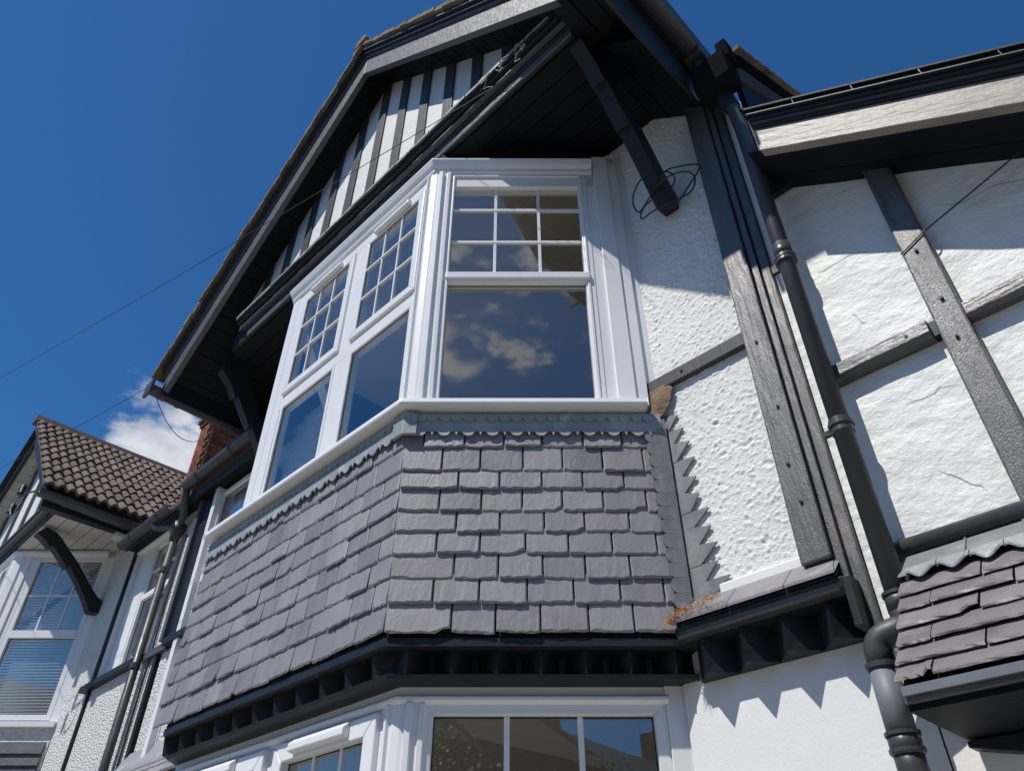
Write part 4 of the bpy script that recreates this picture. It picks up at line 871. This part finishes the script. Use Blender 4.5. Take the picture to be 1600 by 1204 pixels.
# =================================================================== cables and small things
def sag(a, b, s, n=24):
    a, b = Vector(a), Vector(b); return [tuple(a.lerp(b, i/n) - Vector((0, 0, s*4*(i/n)*(1-i/n)))) for i in range(n+1)]
tag(MB().tube(sag((-15.9, -.36, 7.2), (-1.74, 1.577, 4.09), .16, 40), .0026, 6).build('overhead_cable', M['rubber']), 'thin black telephone cable running across the sky to the top of the bay gable', 'cable')
tag(MB().tube(sag((-16, .30, 5.92), (-5.75, 1.345, 3.97), .10, 40), .0026, 6).build('overhead_cable', M['rubber']), 'lower black cable passing over the far brown roof to the foot of the gable', 'cable')
tag(MB().tube(sag((-5.68, 1.42, 3.88), (-8.10, 2.76, 5.3), .22, 14), .004, 6).build('drop_cable', M['rubber']), 'short slack cable drooping from the gable foot towards the brick chimney', 'cable')
cc = MB(); rg = random.Random(12)
for (cx, cz, rx, rz, ph) in ((-1.06, 3.19, .12, .14, .2), (-1.22, 3.27, .13, .12, 1.4), (-1.15, 3.16, .17, .10, 2.2)):
    pts = []
    for i in range(29):
        t = 2*math.pi*i/26+ph; pts.append((cx+rx*math.cos(t)*(1+.08*math.sin(3*t)), 2.26+.03*math.sin(t*2+ph), cz+rz*math.sin(t)*(1+.1*math.cos(2*t))))
    cc.tube(pts, .0045, 6)
cc.tube([(-1.30, 2.36, 3.66), (-1.26, 2.30, 3.58), (-1.19, 2.24, 3.50), (-1.14, 2.22, 3.42)], .0045, 6)
tag(cc.build('cable_coil', M['rubber']), 'loosely coiled black cable hanging on the black bracket beside the bay window', 'cable coil')
cb = MB()
for i in range(9):
    t = rg.random(); x0 = -1.85+.35*t
    pts = [(x0, 1.575+rg.uniform(-.01, .01), 4.28-.02*t)]
    for k in range(4): p = pts[-1]; pts.append((p[0]+rg.uniform(-.05, .06), p[1]+rg.uniform(-.02, .015), p[2]+rg.uniform(-.07, .03)))
    cb.tube(pts, .0016, 5)
tag(cb.build('loose_wire', M['blind']), 'tangle of thin grey wires caught on the moulded beam under the striped gable', 'wire')
ca = MB(); ca.tube([(x, 1.578+.006*math.sin(x*23), 4.268+.008*math.sin(x*9)) for x in [(-4.2+i*.1) for i in range(29)]], .005, 6)
tag(ca.build('gable_cable', M['rubber']), 'black cable clipped along the moulded beam below the striped gable panels', 'cable')

# brick terrace across the road, seen only in the lower window reflections
M['brown'] = mat('brown_brick_wall', (.20, .105, .07), .85, spec=.2, var=(.15, .08, .055), varscale=6, bumps=[('n', 40, .004, one)])
def terrace_house(x, w_, h, lab, rf):
    t = empty('terrace_house', (x+w_/2, -13, zg)); tag(t, lab, 'house', 'brick terrace across the road')
    box('wall', x, x+w_-.02, -17, -12, zg, h, M['brown'], t)
    MB().prism([(x-.1, -11.8, h-.05), (x-.1, -14.5, h+1.9), (x-.1, -17.2, h-.05)], (w_+.15, 0, 0)).build('roof', M[rf], t)
    box('chimney', x+w_-.9, x+w_-.3, -14.9, -14.1, h+.8, h+2.9, M['brick'], t)
    for (a, b) in ((.6, 1.0), (.6, 3.4), (w_-1.7, 3.4), (w_-1.7, 1.0)):
        f = box('window', x+a, x+a+1.1, -12.02, -11.95, zg+b, zg+b+1.3, M['upvc'], t); box('pane', x+a+.08, x+a+1.02, -11.949, -11.94, zg+b+.08, zg+b+1.22, M['dark'], f)
    box('door', x+w_/2-.4, x+w_/2+.4, -12.0, -11.93, zg, zg+1.9, M['black'], t)
for i, (lab, rf) in enumerate((('brown brick terrace house across the road, far left behind the viewer', 'slategrey'), ('second brick terrace house across the road with a brown tiled roof', 'tile'), ('middle brick terrace house across the road under a grey slate roof', 'slategrey'), ('brick terrace house across the road, to the right behind the viewer', 'tile'), ('last brick terrace house across the road, far right behind the viewer', 'slategrey'))):
    terrace_house(-8+i*6.2, 6.2, 4.9+.15*(i % 2), lab, rf)
# trees across the road, seen in the window reflections
def tree(x, y, h, cr, lab, seed):
    rg = random.Random(seed); t = empty('street_tree', (x, y, zg)); tag(t, lab, 'tree', 'trees across the road')
    tr = MB().tube([(x, y, zg), (x+.05, y, zg+h*.25), (x-.04, y+.05, zg+h*.5), (x, y, zg+h*.85)], [.2, .15, .1, .03], 10)
    for k in range(9):
        a = rg.uniform(0, 6.28); z0 = zg+h*rg.uniform(.3, .6); r = cr*rg.uniform(.5, .9)
        tr.tube([(x, y, z0), (x+math.cos(a)*r*.5, y+math.sin(a)*r*.5, z0+r*.4), (x+math.cos(a)*r, y+math.sin(a)*r, z0+r*.7)], [.07, .045, .015], 6)
    tr.build('trunk', M['bark'], t)
    cl = MB(); cen = []
    for k in range(55):
        a = rg.uniform(0, 6.28); e = rg.uniform(-.7, 1.3); rr = cr*rg.uniform(.35, .95)
        cen.append((x+math.cos(a)*math.cos(e)*rr, y+math.sin(a)*math.cos(e)*rr, zg+h*.62+math.sin(e)*rr*1.0, rg.uniform(.25, .5)*cr*.8))
    for (cx, cy, cz, r) in cen:
        for k in range(130):
            d = Vector((rg.gauss(0, 1), rg.gauss(0, 1), rg.gauss(0, 1))).normalized()*r*rg.random()**.4
            p = Vector((cx, cy, cz))+d; u = Vector((rg.uniform(-1, 1), rg.uniform(-1, 1), rg.uniform(-1, 1))).normalized()*.055; w_ = u.cross(Vector((rg.uniform(-1, 1), rg.uniform(-1, 1), rg.uniform(-1, 1)))).normalized()*.04
            cl.add([tuple(p-u), tuple(p+w_), tuple(p+u), tuple(p-w_)], [(0, 1, 2, 3)])
    cl.build('crown', M['leaf'], t)
tree(6.5, -9.5, 6.2, 2.0, 'leafy street tree directly across the road, mirrored in the lower bay window', 1)
tree(10.5, -8.2, 5.6, 1.8, 'broad street tree across the road, to the right behind the viewer', 2)
tree(-5.0, -10.5, 5.2, 1.7, 'smaller street tree across the road, to the left behind the viewer', 3)
